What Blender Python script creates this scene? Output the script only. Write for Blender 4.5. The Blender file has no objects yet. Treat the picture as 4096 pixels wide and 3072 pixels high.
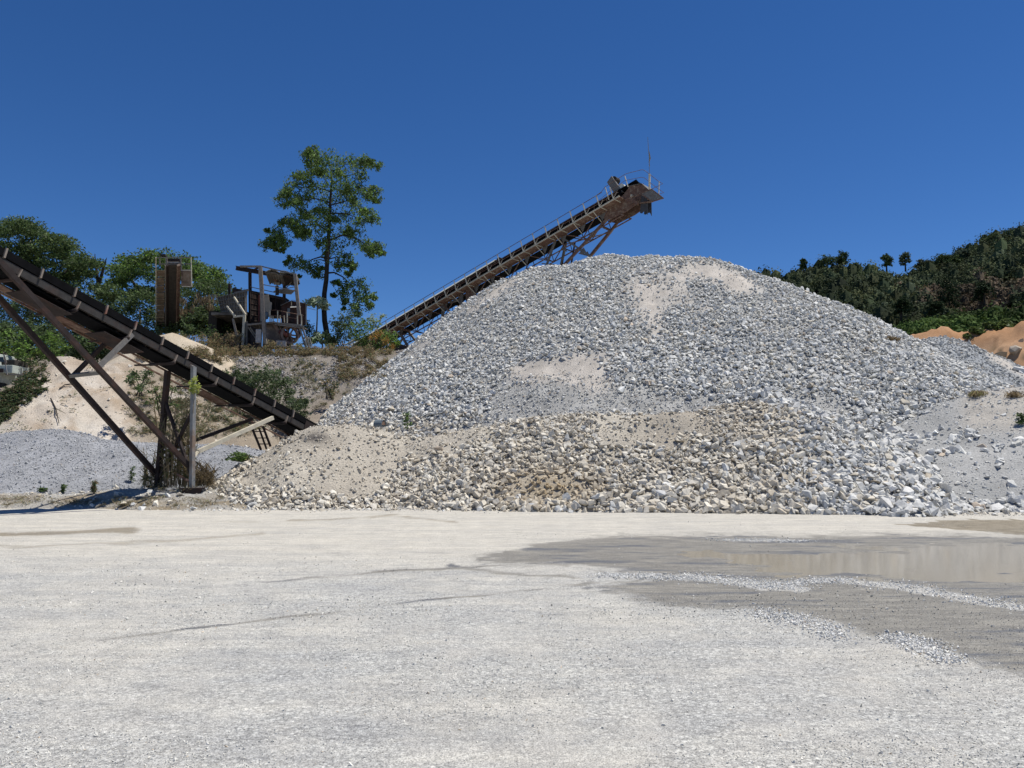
import bpy, bmesh, math, random
import numpy as np
from mathutils import Vector, Matrix

scene = bpy.context.scene
COL = scene.collection
rng = np.random.default_rng(7)
random.seed(7)

# ------------------------------------------------------------------ camera, sky, sun, exposure
F = 3200.0                      # focal length in pixels of the 4096 px wide photograph
EYE = np.array([0.0, 0.0, 1.6])
TH = math.atan(284.0 / F)       # pitched up: the horizon lies at row 1820 of 3072
FWD = np.array([0, math.cos(TH), math.sin(TH)])
UPV = np.array([0, -math.sin(TH), math.cos(TH)])

cam_data = bpy.data.cameras.new('camera')
cam = bpy.data.objects.new('camera', cam_data)
COL.objects.link(cam)
cam.location = EYE
cam.rotation_euler = (math.pi / 2 + TH, 0, 0)
cam_data.sensor_width = 36.0
cam_data.lens = 36.0 * F / 4096.0
cam_data.clip_start = 0.05
cam_data.clip_end = 6000
scene.camera = cam

SUNV = Vector((0.40, 0.09, 1.0)).normalized()
SUN_EL = math.asin(SUNV.z)
SUN_ROT = math.atan2(SUNV.x, SUNV.y)
world = bpy.data.worlds.new('World')
scene.world = world
world.use_nodes = True
wn = world.node_tree
wn.nodes.clear()
wo = wn.nodes.new('ShaderNodeOutputWorld')
wb = wn.nodes.new('ShaderNodeBackground')
sky = wn.nodes.new('ShaderNodeTexSky')
sky.sky_type = 'NISHITA'
sky.sun_disc = False
sky.sun_elevation = SUN_EL
sky.sun_rotation = SUN_ROT
sky.altitude = 2500
sky.air_density = 0.9
sky.dust_density = 0.0
sky.ozone_density = 4.0
hsv = wn.nodes.new('ShaderNodeHueSaturation')
hsv.inputs['Saturation'].default_value = 1.24
hsv.inputs['Value'].default_value = 1.0
hsv.inputs['Hue'].default_value = 0.507
wn.links.new(sky.outputs[0], hsv.inputs['Color'])
wn.links.new(hsv.outputs[0], wb.inputs[0])
wb.inputs[1].default_value = 0.092
wn.links.new(wb.outputs[0], wo.inputs[0])

sun_d = bpy.data.lights.new('sun', 'SUN')
sun_d.energy = 4.6
sun_d.angle = math.radians(0.5)
sun_d.color = (1.0, 0.962, 0.885)
sun = bpy.data.objects.new('sun', sun_d)
COL.objects.link(sun)
sun.rotation_euler = SUNV.to_track_quat('Z', 'Y').to_euler()

scene.view_settings.view_transform = 'Standard'
scene.view_settings.look = 'None'
scene.view_settings.gamma = 1.0
scene.view_settings.exposure = 0.22
scene.view_settings.use_curve_mapping = False
scene.render.engine = 'CYCLES'
scene.cycles.max_bounces = 5
scene.cycles.diffuse_bounces = 3
scene.cycles.transparent_max_bounces = 8

# ------------------------------------------------------------------ pixel <-> world (4096 x 3072 pixels)
def ray(u, v):
    return np.array([(u - 2048) / F, 0, 0]) + UPV * ((1536 - v) / F) + FWD

def P(u, v, Y):
    d = ray(u, v)
    return EYE + d * (Y / d[1])

def proj(x, y, z):
    ry, rz = y, z - 1.6
    dep = ry * FWD[1] + rz * FWD[2]
    dep = np.where(dep < 0.1, 0.1, dep)
    return 2048 + F * x / dep, 1536 - F * (ry * UPV[1] + rz * UPV[2]) / dep, dep

def on_plane(u, v, pt, n):
    d = ray(u, v)
    t = np.dot(np.array(pt) - EYE, n) / np.dot(d, n)
    return EYE + d * t

def V(p):
    return Vector((float(p[0]), float(p[1]), float(p[2])))

# ------------------------------------------------------------------ numpy noise
def _hash(ix, iy, seed):
    h = (ix.astype(np.int64) * 374761393 + iy.astype(np.int64) * 668265263 + seed * 974711) & 0xffffffff
    h = ((h ^ (h >> 13)) * 1274126177) & 0xffffffff
    h = h ^ (h >> 16)
    return (h & 0xffff) / 65535.0

def vnoise(x, y, seed=0):
    x = np.asarray(x, float); y = np.asarray(y, float)
    ix = np.floor(x); iy = np.floor(y)
    fx = x - ix; fy = y - iy
    fx = fx * fx * (3 - 2 * fx); fy = fy * fy * (3 - 2 * fy)
    a = _hash(ix, iy, seed); b = _hash(ix + 1, iy, seed)
    c = _hash(ix, iy + 1, seed); d = _hash(ix + 1, iy + 1, seed)
    return (a * (1 - fx) + b * fx) * (1 - fy) + (c * (1 - fx) + d * fx) * fy * 1.0

def fbm(x, y, seed=0, octv=4):
    s = 0; a = 0.5; t = 0
    for k in range(octv):
        s = s + a * vnoise(x * 2 ** k + 17.3 * k, y * 2 ** k - 9.1 * k, seed + k)
        t += a; a *= 0.5
    return s / t - 0.5            # about -0.5 .. 0.5

def sstep(e0, e1, x):
    t = np.clip((x - e0) / (e1 - e0), 0, 1)
    return t * t * (3 - 2 * t)

def in_poly(u, v, poly):
    u = np.asarray(u); v = np.asarray(v)
    res = np.zeros(u.shape, bool)
    n = len(poly)
    for i in range(n):
        x1, y1 = poly[i]; x2, y2 = poly[(i + 1) % n]
        if y1 == y2: continue
        c = ((y1 > v) != (y2 > v)) & (u < (x2 - x1) * (v - y1) / (y2 - y1) + x1)
        res ^= c
    return res

def line_dist(u, v, pts, vs=1.0):
    """distance to a polyline in pixels, vertical distances weighted by vs"""
    best = np.full(np.shape(u), 1e9)
    for (x1, y1), (x2, y2) in zip(pts[:-1], pts[1:]):
        dx, dy = x2 - x1, (y2 - y1) * vs
        px, py = u - x1, (v - y1) * vs
        t = np.clip((px * dx + py * dy) / (dx * dx + dy * dy), 0, 1)
        best = np.minimum(best, np.hypot(px - t * dx, py - t * dy))
    return best

# ------------------------------------------------------------------ materials
def _noise(nt, scale, detail=6, rough=0.6, vec=None):
    n = nt.nodes.new('ShaderNodeTexNoise')
    n.inputs['Scale'].default_value = scale
    n.inputs['Detail'].default_value = detail
    n.inputs['Roughness'].default_value = rough
    if vec is not None: nt.links.new(vec, n.inputs['Vector'])
    return n

def _ramp(nt, src, p0, c0, p1, c1):
    r = nt.nodes.new('ShaderNodeValToRGB')
    r.color_ramp.elements[0].position = p0
    r.color_ramp.elements[0].color = (*c0, 1)
    r.color_ramp.elements[1].position = p1
    r.color_ramp.elements[1].color = (*c1, 1)
    nt.links.new(src, r.inputs[0])
    return r

def _mixc(nt, kind, fac, a, b):
    m = nt.nodes.new('ShaderNodeMix'); m.data_type = 'RGBA'; m.blend_type = kind
    for s, x in ((0, fac), (6, a), (7, b)):
        if hasattr(x, 'is_linked') or hasattr(x, 'links'): nt.links.new(x, m.inputs[s])
        elif s == 0: m.inputs[0].default_value = x
        else: m.inputs[s].default_value = (*x, 1)
    return m.outputs[2]

def make_mat(name, color=None, rough=0.9, var=0.25, scale=6.0, bump=0.3, bscale=30.0, bdist=0.02, second=None, second_scale=2.0,
             second_at=(0.5, 0.65), metal=0.0, attr=False, spec=0.2, fine=None, trans=0.0):
    m = bpy.data.materials.new(name)
    m.use_nodes = True
    nt = m.node_tree
    bs = nt.nodes['Principled BSDF']
    tc = nt.nodes.new('ShaderNodeTexCoord')
    geo = nt.nodes.new('ShaderNodeNewGeometry')
    vec = geo.outputs['Position'] if attr else tc.outputs['Object']
    if attr:
        a = nt.nodes.new('ShaderNodeVertexColor'); a.layer_name = 'Col'
        base = a.outputs['Color']
    else:
        base = color
    if second is not None:
        n2 = _noise(nt, second_scale, 8, 0.65, vec)
        r2 = _ramp(nt, n2.outputs['Fac'], second_at[0], (0, 0, 0), second_at[1], (1, 1, 1))
        base = _mixc(nt, 'MIX', r2.outputs['Color'], base, second)
    n1 = _noise(nt, scale, 8, 0.65, vec)
    r1 = _ramp(nt, n1.outputs['Fac'], 0.3, (1 - var,) * 3, 0.7, (1 + var * 0.5,) * 3)
    out = _mixc(nt, 'MULTIPLY', 1.0, base, r1.outputs['Color'])
    if fine:
        n3 = _noise(nt, fine[0], 3, 0.6, vec)
        r3 = _ramp(nt, n3.outputs['Fac'], 0.35, (1 - fine[1],) * 3, 0.65, (1 + fine[1] * 0.5,) * 3)
        out = _mixc(nt, 'MULTIPLY', 1.0, out, r3.outputs['Color'])
    nt.links.new(out, bs.inputs['Base Color'])
    bs.inputs['Roughness'].default_value = rough
    bs.inputs['Metallic'].default_value = metal
    bs.inputs['Specular IOR Level'].default_value = spec
    if bump > 0:
        nb = _noise(nt, bscale, 5, 0.6, vec)
        b = nt.nodes.new('ShaderNodeBump')
        b.inputs['Strength'].default_value = bump
        b.inputs['Distance'].default_value = bdist
        nt.links.new(nb.outputs['Fac'], b.inputs['Height'])
        nt.links.new(b.outputs[0], bs.inputs['Normal'])
    if trans > 0:
        tr = nt.nodes.new('ShaderNodeBsdfTranslucent')
        nt.links.new(out, tr.inputs['Color'])
        mx = nt.nodes.new('ShaderNodeMixShader'); mx.inputs[0].default_value = trans
        nt.links.new(bs.outputs[0], mx.inputs[1]); nt.links.new(tr.outputs[0], mx.inputs[2])
        nt.links.new(mx.outputs[0], nt.nodes['Material Output'].inputs[0])
    return m

M = {}
M['stone'] = make_mat('crushed_stone', attr=True, rough=0.85, var=0.22, scale=9, bump=0.5, bscale=18, bdist=0.03)
M['earth'] = make_mat('earth_and_dust', attr=True, rough=0.95, var=0.16, scale=1.3, bump=0.9, bscale=14, bdist=0.05, fine=(26, 0.28))
M['leaf'] = make_mat('leaf', attr=True, rough=0.6, var=0.15, scale=3, bump=0, spec=0.22, trans=0.38)
M['leaf_far'] = make_mat('forest_leaf', attr=True, rough=0.8, var=0.2, scale=0.25, bump=0, spec=0.08, trans=0.15)
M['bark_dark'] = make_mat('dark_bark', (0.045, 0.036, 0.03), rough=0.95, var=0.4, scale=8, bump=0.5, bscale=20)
M['bark_pale'] = make_mat('pale_bark', (0.26, 0.24, 0.20), rough=0.9, var=0.3, scale=8)
M['dry_stem'] = make_mat('dry_stem', (0.22, 0.17, 0.10), rough=0.9, var=0.3, scale=8)
M['rust_dark'] = make_mat('dark_rusty_steel', (0.036, 0.027, 0.025), rough=0.8, var=0.35, scale=5, second=(0.07, 0.036, 0.027), second_scale=2.2, second_at=(0.5, 0.7), bump=0.2)
M['rust_brown'] = make_mat('brown_rusty_steel', (0.17, 0.10, 0.075), rough=0.85, var=0.35, scale=6, second=(0.26, 0.20, 0.15), second_scale=3, bump=0.2)
M['steel_gray'] = make_mat('dusty_gray_steel', (0.17, 0.16, 0.15), rough=0.75, var=0.3, scale=6, second=(0.12, 0.08, 0.06), second_scale=2.5, second_at=(0.55, 0.75), bump=0.2)
M['steel_pale'] = make_mat('pale_dusty_sunlit_steel', (0.56, 0.51, 0.40), rough=0.75, var=0.3, scale=6, second=(0.20, 0.14, 0.10), second_scale=3, second_at=(0.55, 0.75), bump=0.2)  # cream tone lightened so the shaded handrail posts look sunlit
M['galv'] = make_mat('galvanised_post', (0.22, 0.225, 0.225), rough=0.6, var=0.3, scale=5, second=(0.22, 0.155, 0.11), second_scale=1.3, second_at=(0.47, 0.62), bump=0.15, metal=0.0, spec=0.4)
M['belt'] = make_mat('black_rubber_belt', (0.007, 0.007, 0.008), rough=0.9, var=0.4, scale=4, bump=0.2, spec=0.05)
M['belt_dusty'] = make_mat('dusty_rubber_belt', (0.05, 0.045, 0.042), rough=0.9, var=0.4, scale=4, bump=0.2)
M['cover'] = make_mat('pale_belt_cover', (0.62, 0.62, 0.55), rough=0.7, var=0.3, scale=3, bump=0.1)
M['sheet'] = make_mat('bright_roof_sheet', (0.62, 0.60, 0.56), rough=0.45, var=0.25, scale=3, bump=0.1, metal=0.3)
M['sheet_old'] = make_mat('weathered_roof_sheet', (0.19, 0.175, 0.16), rough=0.7, var=0.4, scale=4, bump=0.1)
M['wood_gray'] = make_mat('weathered_timber', (0.24, 0.21, 0.18), rough=0.9, var=0.4, scale=8, bump=0.3)
M['red_wall'] = make_mat('dull_red_wall', (0.06, 0.033, 0.03), rough=0.9, var=0.4, scale=3)
M['red_paint'] = make_mat('worn_red_paint', (0.17, 0.06, 0.05), rough=0.7, var=0.4, scale=4)
M['dust_pink'] = make_mat('dusty_cast_iron', (0.24, 0.17, 0.145), rough=0.95, var=0.4, scale=3, second=(0.13, 0.10, 0.09), second_scale=4)
M['tan_wall'] = make_mat('tan_plate', (0.42, 0.36, 0.29), rough=0.9, var=0.3, scale=3)
M['concrete'] = make_mat('concrete', (0.42, 0.38, 0.35), rough=0.95, var=0.3, scale=4)
M['white_paint'] = make_mat('dirty_white_paint', (0.42, 0.46, 0.42), rough=0.5, var=0.25, scale=3, second=(0.25, 0.24, 0.2), second_scale=2, second_at=(0.55, 0.8))
M['glass_dark'] = make_mat('dark_window_glass', (0.02, 0.022, 0.025), rough=0.1, var=0.1, bump=0, spec=0.5)
M['tyre'] = make_mat('tyre_rubber', (0.02, 0.02, 0.02), rough=0.9, bump=0.1)
M['blue_gray'] = make_mat('blue_gray_plastic', (0.16, 0.19, 0.21), rough=0.5, var=0.2, bump=0.05)
M['rag'] = make_mat('gray_rag', (0.30, 0.28, 0.25), rough=0.95, var=0.4, scale=10)
M['flap'] = make_mat('dark_rubber_flap', (0.06, 0.06, 0.065), rough=0.6, var=0.3)

# ------------------------------------------------------------------ mesh helpers
def link(name, me, parent=None):
    o = bpy.data.objects.new(name, me)
    COL.objects.link(o)
    if parent is not None: o.parent = parent
    return o

def np_mesh(name, verts, faces, mat, cols=None, smooth=False):
    me = bpy.data.meshes.new(name)
    verts = np.ascontiguousarray(verts, dtype=np.float32)
    faces = np.ascontiguousarray(faces, dtype=np.int32)
    k = faces.shape[1]
    me.vertices.add(len(verts)); me.vertices.foreach_set('co', verts.ravel())
    me.loops.add(faces.size); me.loops.foreach_set('vertex_index', faces.ravel())
    me.polygons.add(len(faces)); me.polygons.foreach_set('loop_start', np.arange(0, faces.size, k, dtype=np.int32))
    me.update(calc_edges=True)
    if cols is not None:
        ca = me.color_attributes.new('Col', 'FLOAT_COLOR', 'POINT')
        c4 = np.ones((len(verts), 4), np.float32); c4[:, :3] = cols
        ca.data.foreach_set('color', c4.ravel())
    me.polygons.foreach_set('use_smooth', np.full(len(faces), smooth))
    if mat is not None: me.materials.append(mat)
    return me

def tag(o, label=None, cat=None, group=None, kind=None):
    if label: o['label'] = label
    if cat: o['category'] = cat
    if group: o['group'] = group
    if kind: o['kind'] = kind
    return o

def empty(name, loc, label=None, cat=None, group=None):
    o = bpy.data.objects.new(name, None)
    COL.objects.link(o)
    o.empty_display_size = 0.3
    o.location = V(loc)
    return tag(o, label, cat, group)

class MB:
    """collects boxes, bars and plates in world space; build() links them as one mesh object"""
    def __init__(s): s.v = []; s.f = []
    def add(s, vs, fs):
        b = len(s.v)
        s.v += [tuple(map(float, p)) for p in vs]
        s.f += [tuple(b + i for i in f) for f in fs]
        return s
    def bar(s, a, b, w=0.1, h=None, up=(0, 0, 1), n=4):
        """rectangular bar from a to b: w sideways, h along up"""
        h = w if h is None else h
        a = np.array(a, float); b = np.array(b, float)
        d = b - a; d /= max(np.linalg.norm(d), 1e-9)
        up = np.array(up, float)
        x = np.cross(d, up)
        if np.linalg.norm(x) < 1e-3: x = np.cross(d, np.array([1.0, 0, 0]))
        x /= np.linalg.norm(x)
        y = np.cross(x, d)
        vs = []
        if n == 4:
            for e in (a, b):
                for sx, sy in ((-1, -1), (1, -1), (1, 1), (-1, 1)):
                    vs.append(e + x * sx * w / 2 + y * sy * h / 2)
        else:
            for e in (a, b):
                for k in range(n):
                    t = 2 * math.pi * k / n
                    vs.append(e + x * math.cos(t) * w / 2 + y * math.sin(t) * h / 2)
        fs = [tuple(range(n))[::-1], tuple(range(n, 2 * n))] + [(k, (k + 1) % n, n + (k + 1) % n, n + k) for k in range(n)]
        return s.add(vs, fs)
    def channel(s, a, b, h=0.2, w=0.07, t=0.012, side=(1, 0, 0), up=(0, 0, 1)):
        """C channel: web plus two flanges that point along side"""
        a = np.array(a, float); b = np.array(b, float); side = np.array(side, float); up = np.array(up, float)
        s.bar(a, b, t, h, up)
        for q in (1, -1):
            o = up * q * (h / 2 - t / 2) + side * (w / 2 + t / 2)
            s.bar(a + o, b + o, w, t, up)
        return s
    def pole(s, pts, radii, n=7):
        pts = [np.array(p, float) for p in pts]
        rings = []
        for i, p in enumerate(pts):
            d = pts[min(i + 1, len(pts) - 1)] - pts[max(i - 1, 0)]
            d /= max(np.linalg.norm(d), 1e-9)
            x = np.cross(d, np.array([0.13, 0.97, 0.2])); x /= max(np.linalg.norm(x), 1e-9)
            y = np.cross(d, x)
            rings.append([p + (x * math.cos(2 * math.pi * k / n) + y * math.sin(2 * math.pi * k / n)) * radii[i] for k in range(n)])
        vs = [q for r in rings for q in r]
        fs = []
        for i in range(len(pts) - 1):
            for k in range(n):
                fs.append((i * n + k, i * n + (k + 1) % n, (i + 1) * n + (k + 1) % n, (i + 1) * n + k))
        fs.append(tuple(range(n))[::-1]); fs.append(tuple(range((len(pts) - 1) * n, len(pts) * n)))
        return s.add(vs, fs)
    def plate(s, poly, thick, nrm):
        """flat polygon with thickness along nrm"""
        nrm = np.array(nrm, float); nrm /= np.linalg.norm(nrm)
        poly = [np.array(p, float) for p in poly]; n = len(poly)
        vs = [p - nrm * thick / 2 for p in poly] + [p + nrm * thick / 2 for p in poly]
        fs = [tuple(range(n))[::-1], tuple(range(n, 2 * n))] + [(k, (k + 1) % n, n + (k + 1) % n, n + k) for k in range(n)]
        return s.add(vs, fs)
    def box(s, c, sx, sy, sz, rz=0.0):
        c = np.array(c, float); ca, sa = math.cos(rz), math.sin(rz)
        vs = []
        for z in (-1, 1):
            for x, y in ((-1, -1), (1, -1), (1, 1), (-1, 1)):
                X, Y = x * sx / 2, y * sy / 2
                vs.append(c + np.array([X * ca - Y * sa, X * sa + Y * ca, z * sz / 2]))
        return s.add(vs, [(3, 2, 1, 0), (4, 5, 6, 7), (0, 1, 5, 4), (1, 2, 6, 5), (2, 3, 7, 6), (3, 0, 4, 7)])
    def disc(s, c, axis, r, w, n=20, r0=0.0):
        """wheel or ring with axis direction"""
        c = np.array(c, float); ax = np.array(axis, float); ax /= np.linalg.norm(ax)
        x = np.cross(ax, np.array([0, 0, 1.0]))
        if np.linalg.norm(x) < 1e-3: x = np.array([1.0, 0, 0])
        x /= np.linalg.norm(x); y = np.cross(ax, x)
        vs = []
        for q in (-1, 1):
            for rr in ((r,) if r0 <= 0 else (r, r0)):
                for k in range(n):
                    t = 2 * math.pi * k / n
                    vs.append(c + ax * q * w / 2 + (x * math.cos(t) + y * math.sin(t)) * rr)
        fs = []
        if r0 <= 0:
            fs = [tuple(range(n))[::-1], tuple(range(n, 2 * n))] + [(k, (k + 1) % n, n + (k + 1) % n, n + k) for k in range(n)]
        else:
            for k in range(n):
                j = (k + 1) % n
                fs += [(k, j, 2 * n + j, 2 * n + k), (n + k, 3 * n + k, 3 * n + j, n + j), (k, n + k, n + j, j), (2 * n + k, 2 * n + j, 3 * n + j, 3 * n + k)]
        return s.add(vs, fs)
    def build(s, name, mat, parent=None, smooth=False, bevel=0):
        me = bpy.data.meshes.new(name)
        o0 = np.array(parent.location) if parent is not None else np.zeros(3)
        vs = [tuple(np.array(p) - o0) for p in s.v]
        me.from_pydata(vs, [], s.f)
        bm = bmesh.new(); bm.from_mesh(me)
        bmesh.ops.recalc_face_normals(bm, faces=bm.faces)
        if bevel: bmesh.ops.bevel(bm, geom=list(bm.edges), offset=bevel, segments=1, affect='EDGES')
        bm.to_mesh(me); bm.free()
        if smooth: me.polygons.foreach_set('use_smooth', [True] * len(me.polygons))
        me.materials.append(mat)
        return link(name, me, parent)

def sub(parent_obj, mb, name, mat, root, **kw):
    """a sub-part: mesh in the root's frame, parented to the part (whose own origin is the root's)"""
    o = mb.build(name, mat, root, **kw)
    o.parent = parent_obj
    return o

# ------------------------------------------------------------------ stones
def stone_variant(seed, flat=0.62, npts=11):
    r = random.Random(seed)
    bm = bmesh.new()
    for k in range(npts):
        z = r.uniform(-1, 1); t = r.uniform(0, 2 * math.pi); q = math.sqrt(1 - z * z)
        s = r.uniform(0.82, 1.05)
        bm.verts.new((q * math.cos(t) * s, q * math.sin(t) * s * r.uniform(0.62, 0.95), z * s * flat))
    res = bmesh.ops.convex_hull(bm, input=bm.verts)
    bmesh.ops.delete(bm, geom=list({g for g in res['geom_unused'] + res['geom_interior'] if isinstance(g, bmesh.types.BMVert)}), context='VERTS')
    bmesh.ops.triangulate(bm, faces=bm.faces)
    bm.verts.index_update()
    v = np.array([tuple(x.co) for x in bm.verts]); f = np.array([[x.index for x in q.verts] for q in bm.faces])
    bm.free()
    return v * 0.5, f

STONES = [stone_variant(100 + k, flat=0.45 + 0.3 * random.Random(k).random(), npts=9) for k in range(14)]
PEBBLES = [stone_variant(300 + k, flat=0.8, npts=6) for k in range(8)]

def rand_rot(n, nrm=None, tilt=0.6):
    """n rotation matrices: random spin, tilted a little from nrm"""
    t = rng.uniform(0, 2 * np.pi, n)
    z = np.tile(np.array([0, 0, 1.0]), (n, 1)) if nrm is None else nrm.copy()
    z = z + rng.normal(0, tilt, (n, 3)); z /= np.linalg.norm(z, axis=1)[:, None]
    a = np.stack([np.cos(t), np.sin(t), np.zeros(n)], 1)
    a = a - z * (a * z).sum(1)[:, None]; a /= np.linalg.norm(a, axis=1)[:, None] + 1e-9
    b = np.cross(z, a)
    return np.stack([a, b, z], 2)      # columns

def stones_mesh(name, variants, pos, size, cols, nrm=None, tilt=0.6, mat=None):
    n = len(pos)
    R = rand_rot(n, nrm, tilt)
    vi = rng.integers(0, len(variants), n)
    allv, allf, allc = [], [], []
    base = 0
    for k, (sv, sf) in enumerate(variants):
        ids = np.where(vi == k)[0]
        if len(ids) == 0: continue
        st = sv[None] * size[ids][:, None, None] * rng.uniform(0.8, 1.25, (len(ids), 1, 3))
        vv = np.einsum('nij,nkj->nki', R[ids], st) + pos[ids][:, None]
        m = sv.shape[0]
        ff = sf[None] + (base + np.arange(len(ids)) * m)[:, None, None]
        allv.append(vv.reshape(-1, 3)); allf.append(ff.reshape(-1, 3)); allc.append(np.repeat(cols[ids], m, axis=0))
        base += len(ids) * m
    return np_mesh(name, np.concatenate(allv), np.concatenate(allf), mat or M['stone'], np.concatenate(allc))

# ------------------------------------------------------------------ leaves
def leaf_arrays(pos, size, cols, droop=0.6, width=0.5):
    """every leaf is a folded diamond of two triangles"""
    n = len(pos)
    t = rng.uniform(0, 2 * np.pi, n)
    a = np.stack([np.cos(t), np.sin(t), rng.normal(0, 0.35, n) - droop], 1)
    a /= np.linalg.norm(a, axis=1)[:, None]
    b = rng.normal(0, 1, (n, 3)); b -= a * (b * a).sum(1)[:, None]; b /= np.linalg.norm(b, axis=1)[:, None]
    s = size[:, None]
    v = np.stack([pos - a * s * 0.5, pos + b * s * width * 0.5, pos + a * s * 0.5, pos - b * s * width * 0.5], 1)
    f = np.array([[0, 1, 2], [0, 2, 3]])[None] + (np.arange(n) * 4)[:, None, None]
    return v.reshape(-1, 3), f.reshape(-1, 3), np.repeat(cols, 4, axis=0)

def palette(n, cols, jit=0.25):
    c = np.array(cols)[rng.integers(0, len(cols), n)]
    return np.clip(c * rng.uniform(1 - jit, 1 + jit, (n, 1)), 0, 1)

GREEN = [(0.048, 0.076, 0.024), (0.062, 0.094, 0.028), (0.038, 0.062, 0.022), (0.078, 0.11, 0.036)]
GREEN_DK = [(0.032, 0.05, 0.019), (0.042, 0.06, 0.024), (0.054, 0.072, 0.03)]
GREEN_GRAY = [(0.06, 0.085, 0.045), (0.075, 0.10, 0.05), (0.05, 0.07, 0.035)]
GREEN_BRIGHT = [(0.10, 0.17, 0.03), (0.08, 0.14, 0.028), (0.13, 0.19, 0.05)]
DRY = [(0.16, 0.12, 0.07), (0.12, 0.09, 0.055), (0.20, 0.15, 0.08)]
ORANGE_DRY = [(0.26, 0.13, 0.035), (0.2, 0.12, 0.04)]

GAIN = 1.65
def foliage(name, clusters, parent, root, per=80, size=0.2, cols=GREEN, droop=0.6, width=0.5, shell=0.5, mat=None, jit=0.3):
    """clusters: rows of x, y, z, rx, ry, rz; leaves sit in the outer part of each ellipsoid"""
    cl = np.array(clusters, float)
    n = len(cl) * per
    idx = np.repeat(np.arange(len(cl)), per)
    # leaves hang in small sprays around twig ends scattered through each ellipsoid
    ns = 14
    sc = rng.normal(0, 1, (len(cl), ns, 3)); sc /= np.linalg.norm(sc, axis=2)[:, :, None]
    sc *= rng.uniform(0.2, 1.25, (len(cl), ns, 1))
    k = rng.integers(0, ns, n)
    d = sc[idx, k] + rng.normal(0, 0.26, (n, 3))
    pos = cl[idx, :3] + d * cl[idx, 3:6]
    tone = rng.uniform(0.75, 1.3, (len(cl), ns))[idx, k]
    c = palette(n, cols, jit) * GAIN * tone[:, None]
    o0 = np.array(root.location) if root is not None else np.zeros(3)
    v, f, cc = leaf_arrays(pos - o0, size * rng.uniform(0.65, 1.3, n), c, droop, width)
    return link(name, np_mesh(name, v, f, mat or M['leaf'], cc), parent)

# ================================================================== TERRAIN HEIGHTS
def ridge_pts(rows, step=0.4):
    """rows of (u, v, Y): a crest line given where the photograph shows it, at distance Y"""
    pts = [P(*r) for r in rows]
    out = []
    for a, b in zip(pts[:-1], pts[1:]):
        n = max(2, int(np.linalg.norm(b - a) / step))
        for k in range(n): out.append(a + (b - a) * k / n)
    out.append(pts[-1])
    return np.array(out)

def envelope(x, y, pts, slope, r=0.8):
    x = np.asarray(x, float); y = np.asarray(y, float)
    best = np.full(x.shape, -1e9)
    for px, py, pz in pts:
        d = np.sqrt((x - px) ** 2 + (y - py) ** 2 + r * r) - r * 0.6
        best = np.maximum(best, pz + slope * r * 0.25 - slope * d)
    return best

R_MAIN = ridge_pts([(2075, 1098, 50), (2200, 1062, 50), (2330, 1040, 50), (2430, 1015, 49.5), (2617, 1015, 49), (2800, 1036, 48), (3017, 1112, 46),
                    (3180, 1176, 44.5), (3362, 1272, 43), (3480, 1345, 40), (3560, 1420, 38)])
R_LOBE = ridge_pts([(3000, 1560, 30.5), (3260, 1640, 27.5), (3420, 1770, 25.6), (3520, 1900, 23.6), (3560, 1960, 22.6)])
R_BERM = ridge_pts([(1230, 1712, 27.6), (1300, 1690, 27.6), (1400, 1700, 27.8), (1500, 1716, 28), (1620, 1742, 28), (1720, 1738, 28), (1850, 1712, 27.8), (1960, 1690, 27.6), (2050, 1668, 27.5),
                    (2350, 1648, 27.2), (2800, 1640, 26.8), (3000, 1616, 26.8), (3200, 1645, 26.4), (3290, 1700, 25.8)])
R_SMALL = ridge_pts([(3480, 1350, 44), (3600, 1362, 43), (3700, 1350, 43.5), (3755, 1338, 44), (3864, 1415, 43), (3981, 1500, 42), (4075, 1575, 41), (4250, 1680, 39), (4600, 1760, 38)])
R_DUST = ridge_pts([(3560, 1765, 28.5), (3700, 1735, 29), (3840, 1700, 30), (3900, 1610, 31.5), (3960, 1560, 32), (4096, 1545, 32), (4400, 1520, 33), (4900, 1500, 34)])
R_GRAVEL = ridge_pts([(-900, 1800, 33), (-500, 1780, 33), (-100, 1752, 32), (0, 1746, 32), (130, 1722, 32), (230, 1712, 32), (335, 1745, 32), (480, 1752, 32.5), (633, 1760, 33), (800, 1766, 33), (930, 1776, 33), (1050, 1800, 33), (1150, 1850, 33)])
R_SAND = ridge_pts([(-150, 1780, 33), (0, 1712, 34), (60, 1670, 35), (130, 1590, 36), (190, 1490, 38.5), (225, 1412, 40), (270, 1408, 40), (300, 1428, 40.5), (360, 1448, 41), (450, 1430, 41.5),
                    (600, 1440, 42), (760, 1510, 42), (860, 1590, 41)], 0.2)
R_PALE = ridge_pts([(655, 1338, 50), (690, 1330, 50), (760, 1356, 49.5), (830, 1385, 49)])
R_BANK = ridge_pts([(-700, 1965, 25.8), (0, 1965, 25.8), (400, 1962, 25.8), (600, 1955, 26), (760, 1955, 25.6), (950, 1960, 25.4), (1100, 1985, 25)])
R_CUT = ridge_pts([(3640, 1360, 86), (3720, 1322, 84), (3850, 1318, 84), (3950, 1312, 82), (4096, 1290, 80), (4300, 1265, 80), (4900, 1250, 80)], 2)
R_BENCH = ridge_pts([(3300, 1480, 96), (3500, 1395, 96), (3650, 1350, 96), (3760, 1325, 97), (3900, 1300, 98), (4096, 1275, 98), (4400, 1250, 100), (5000, 1240, 100)], 3)
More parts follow.
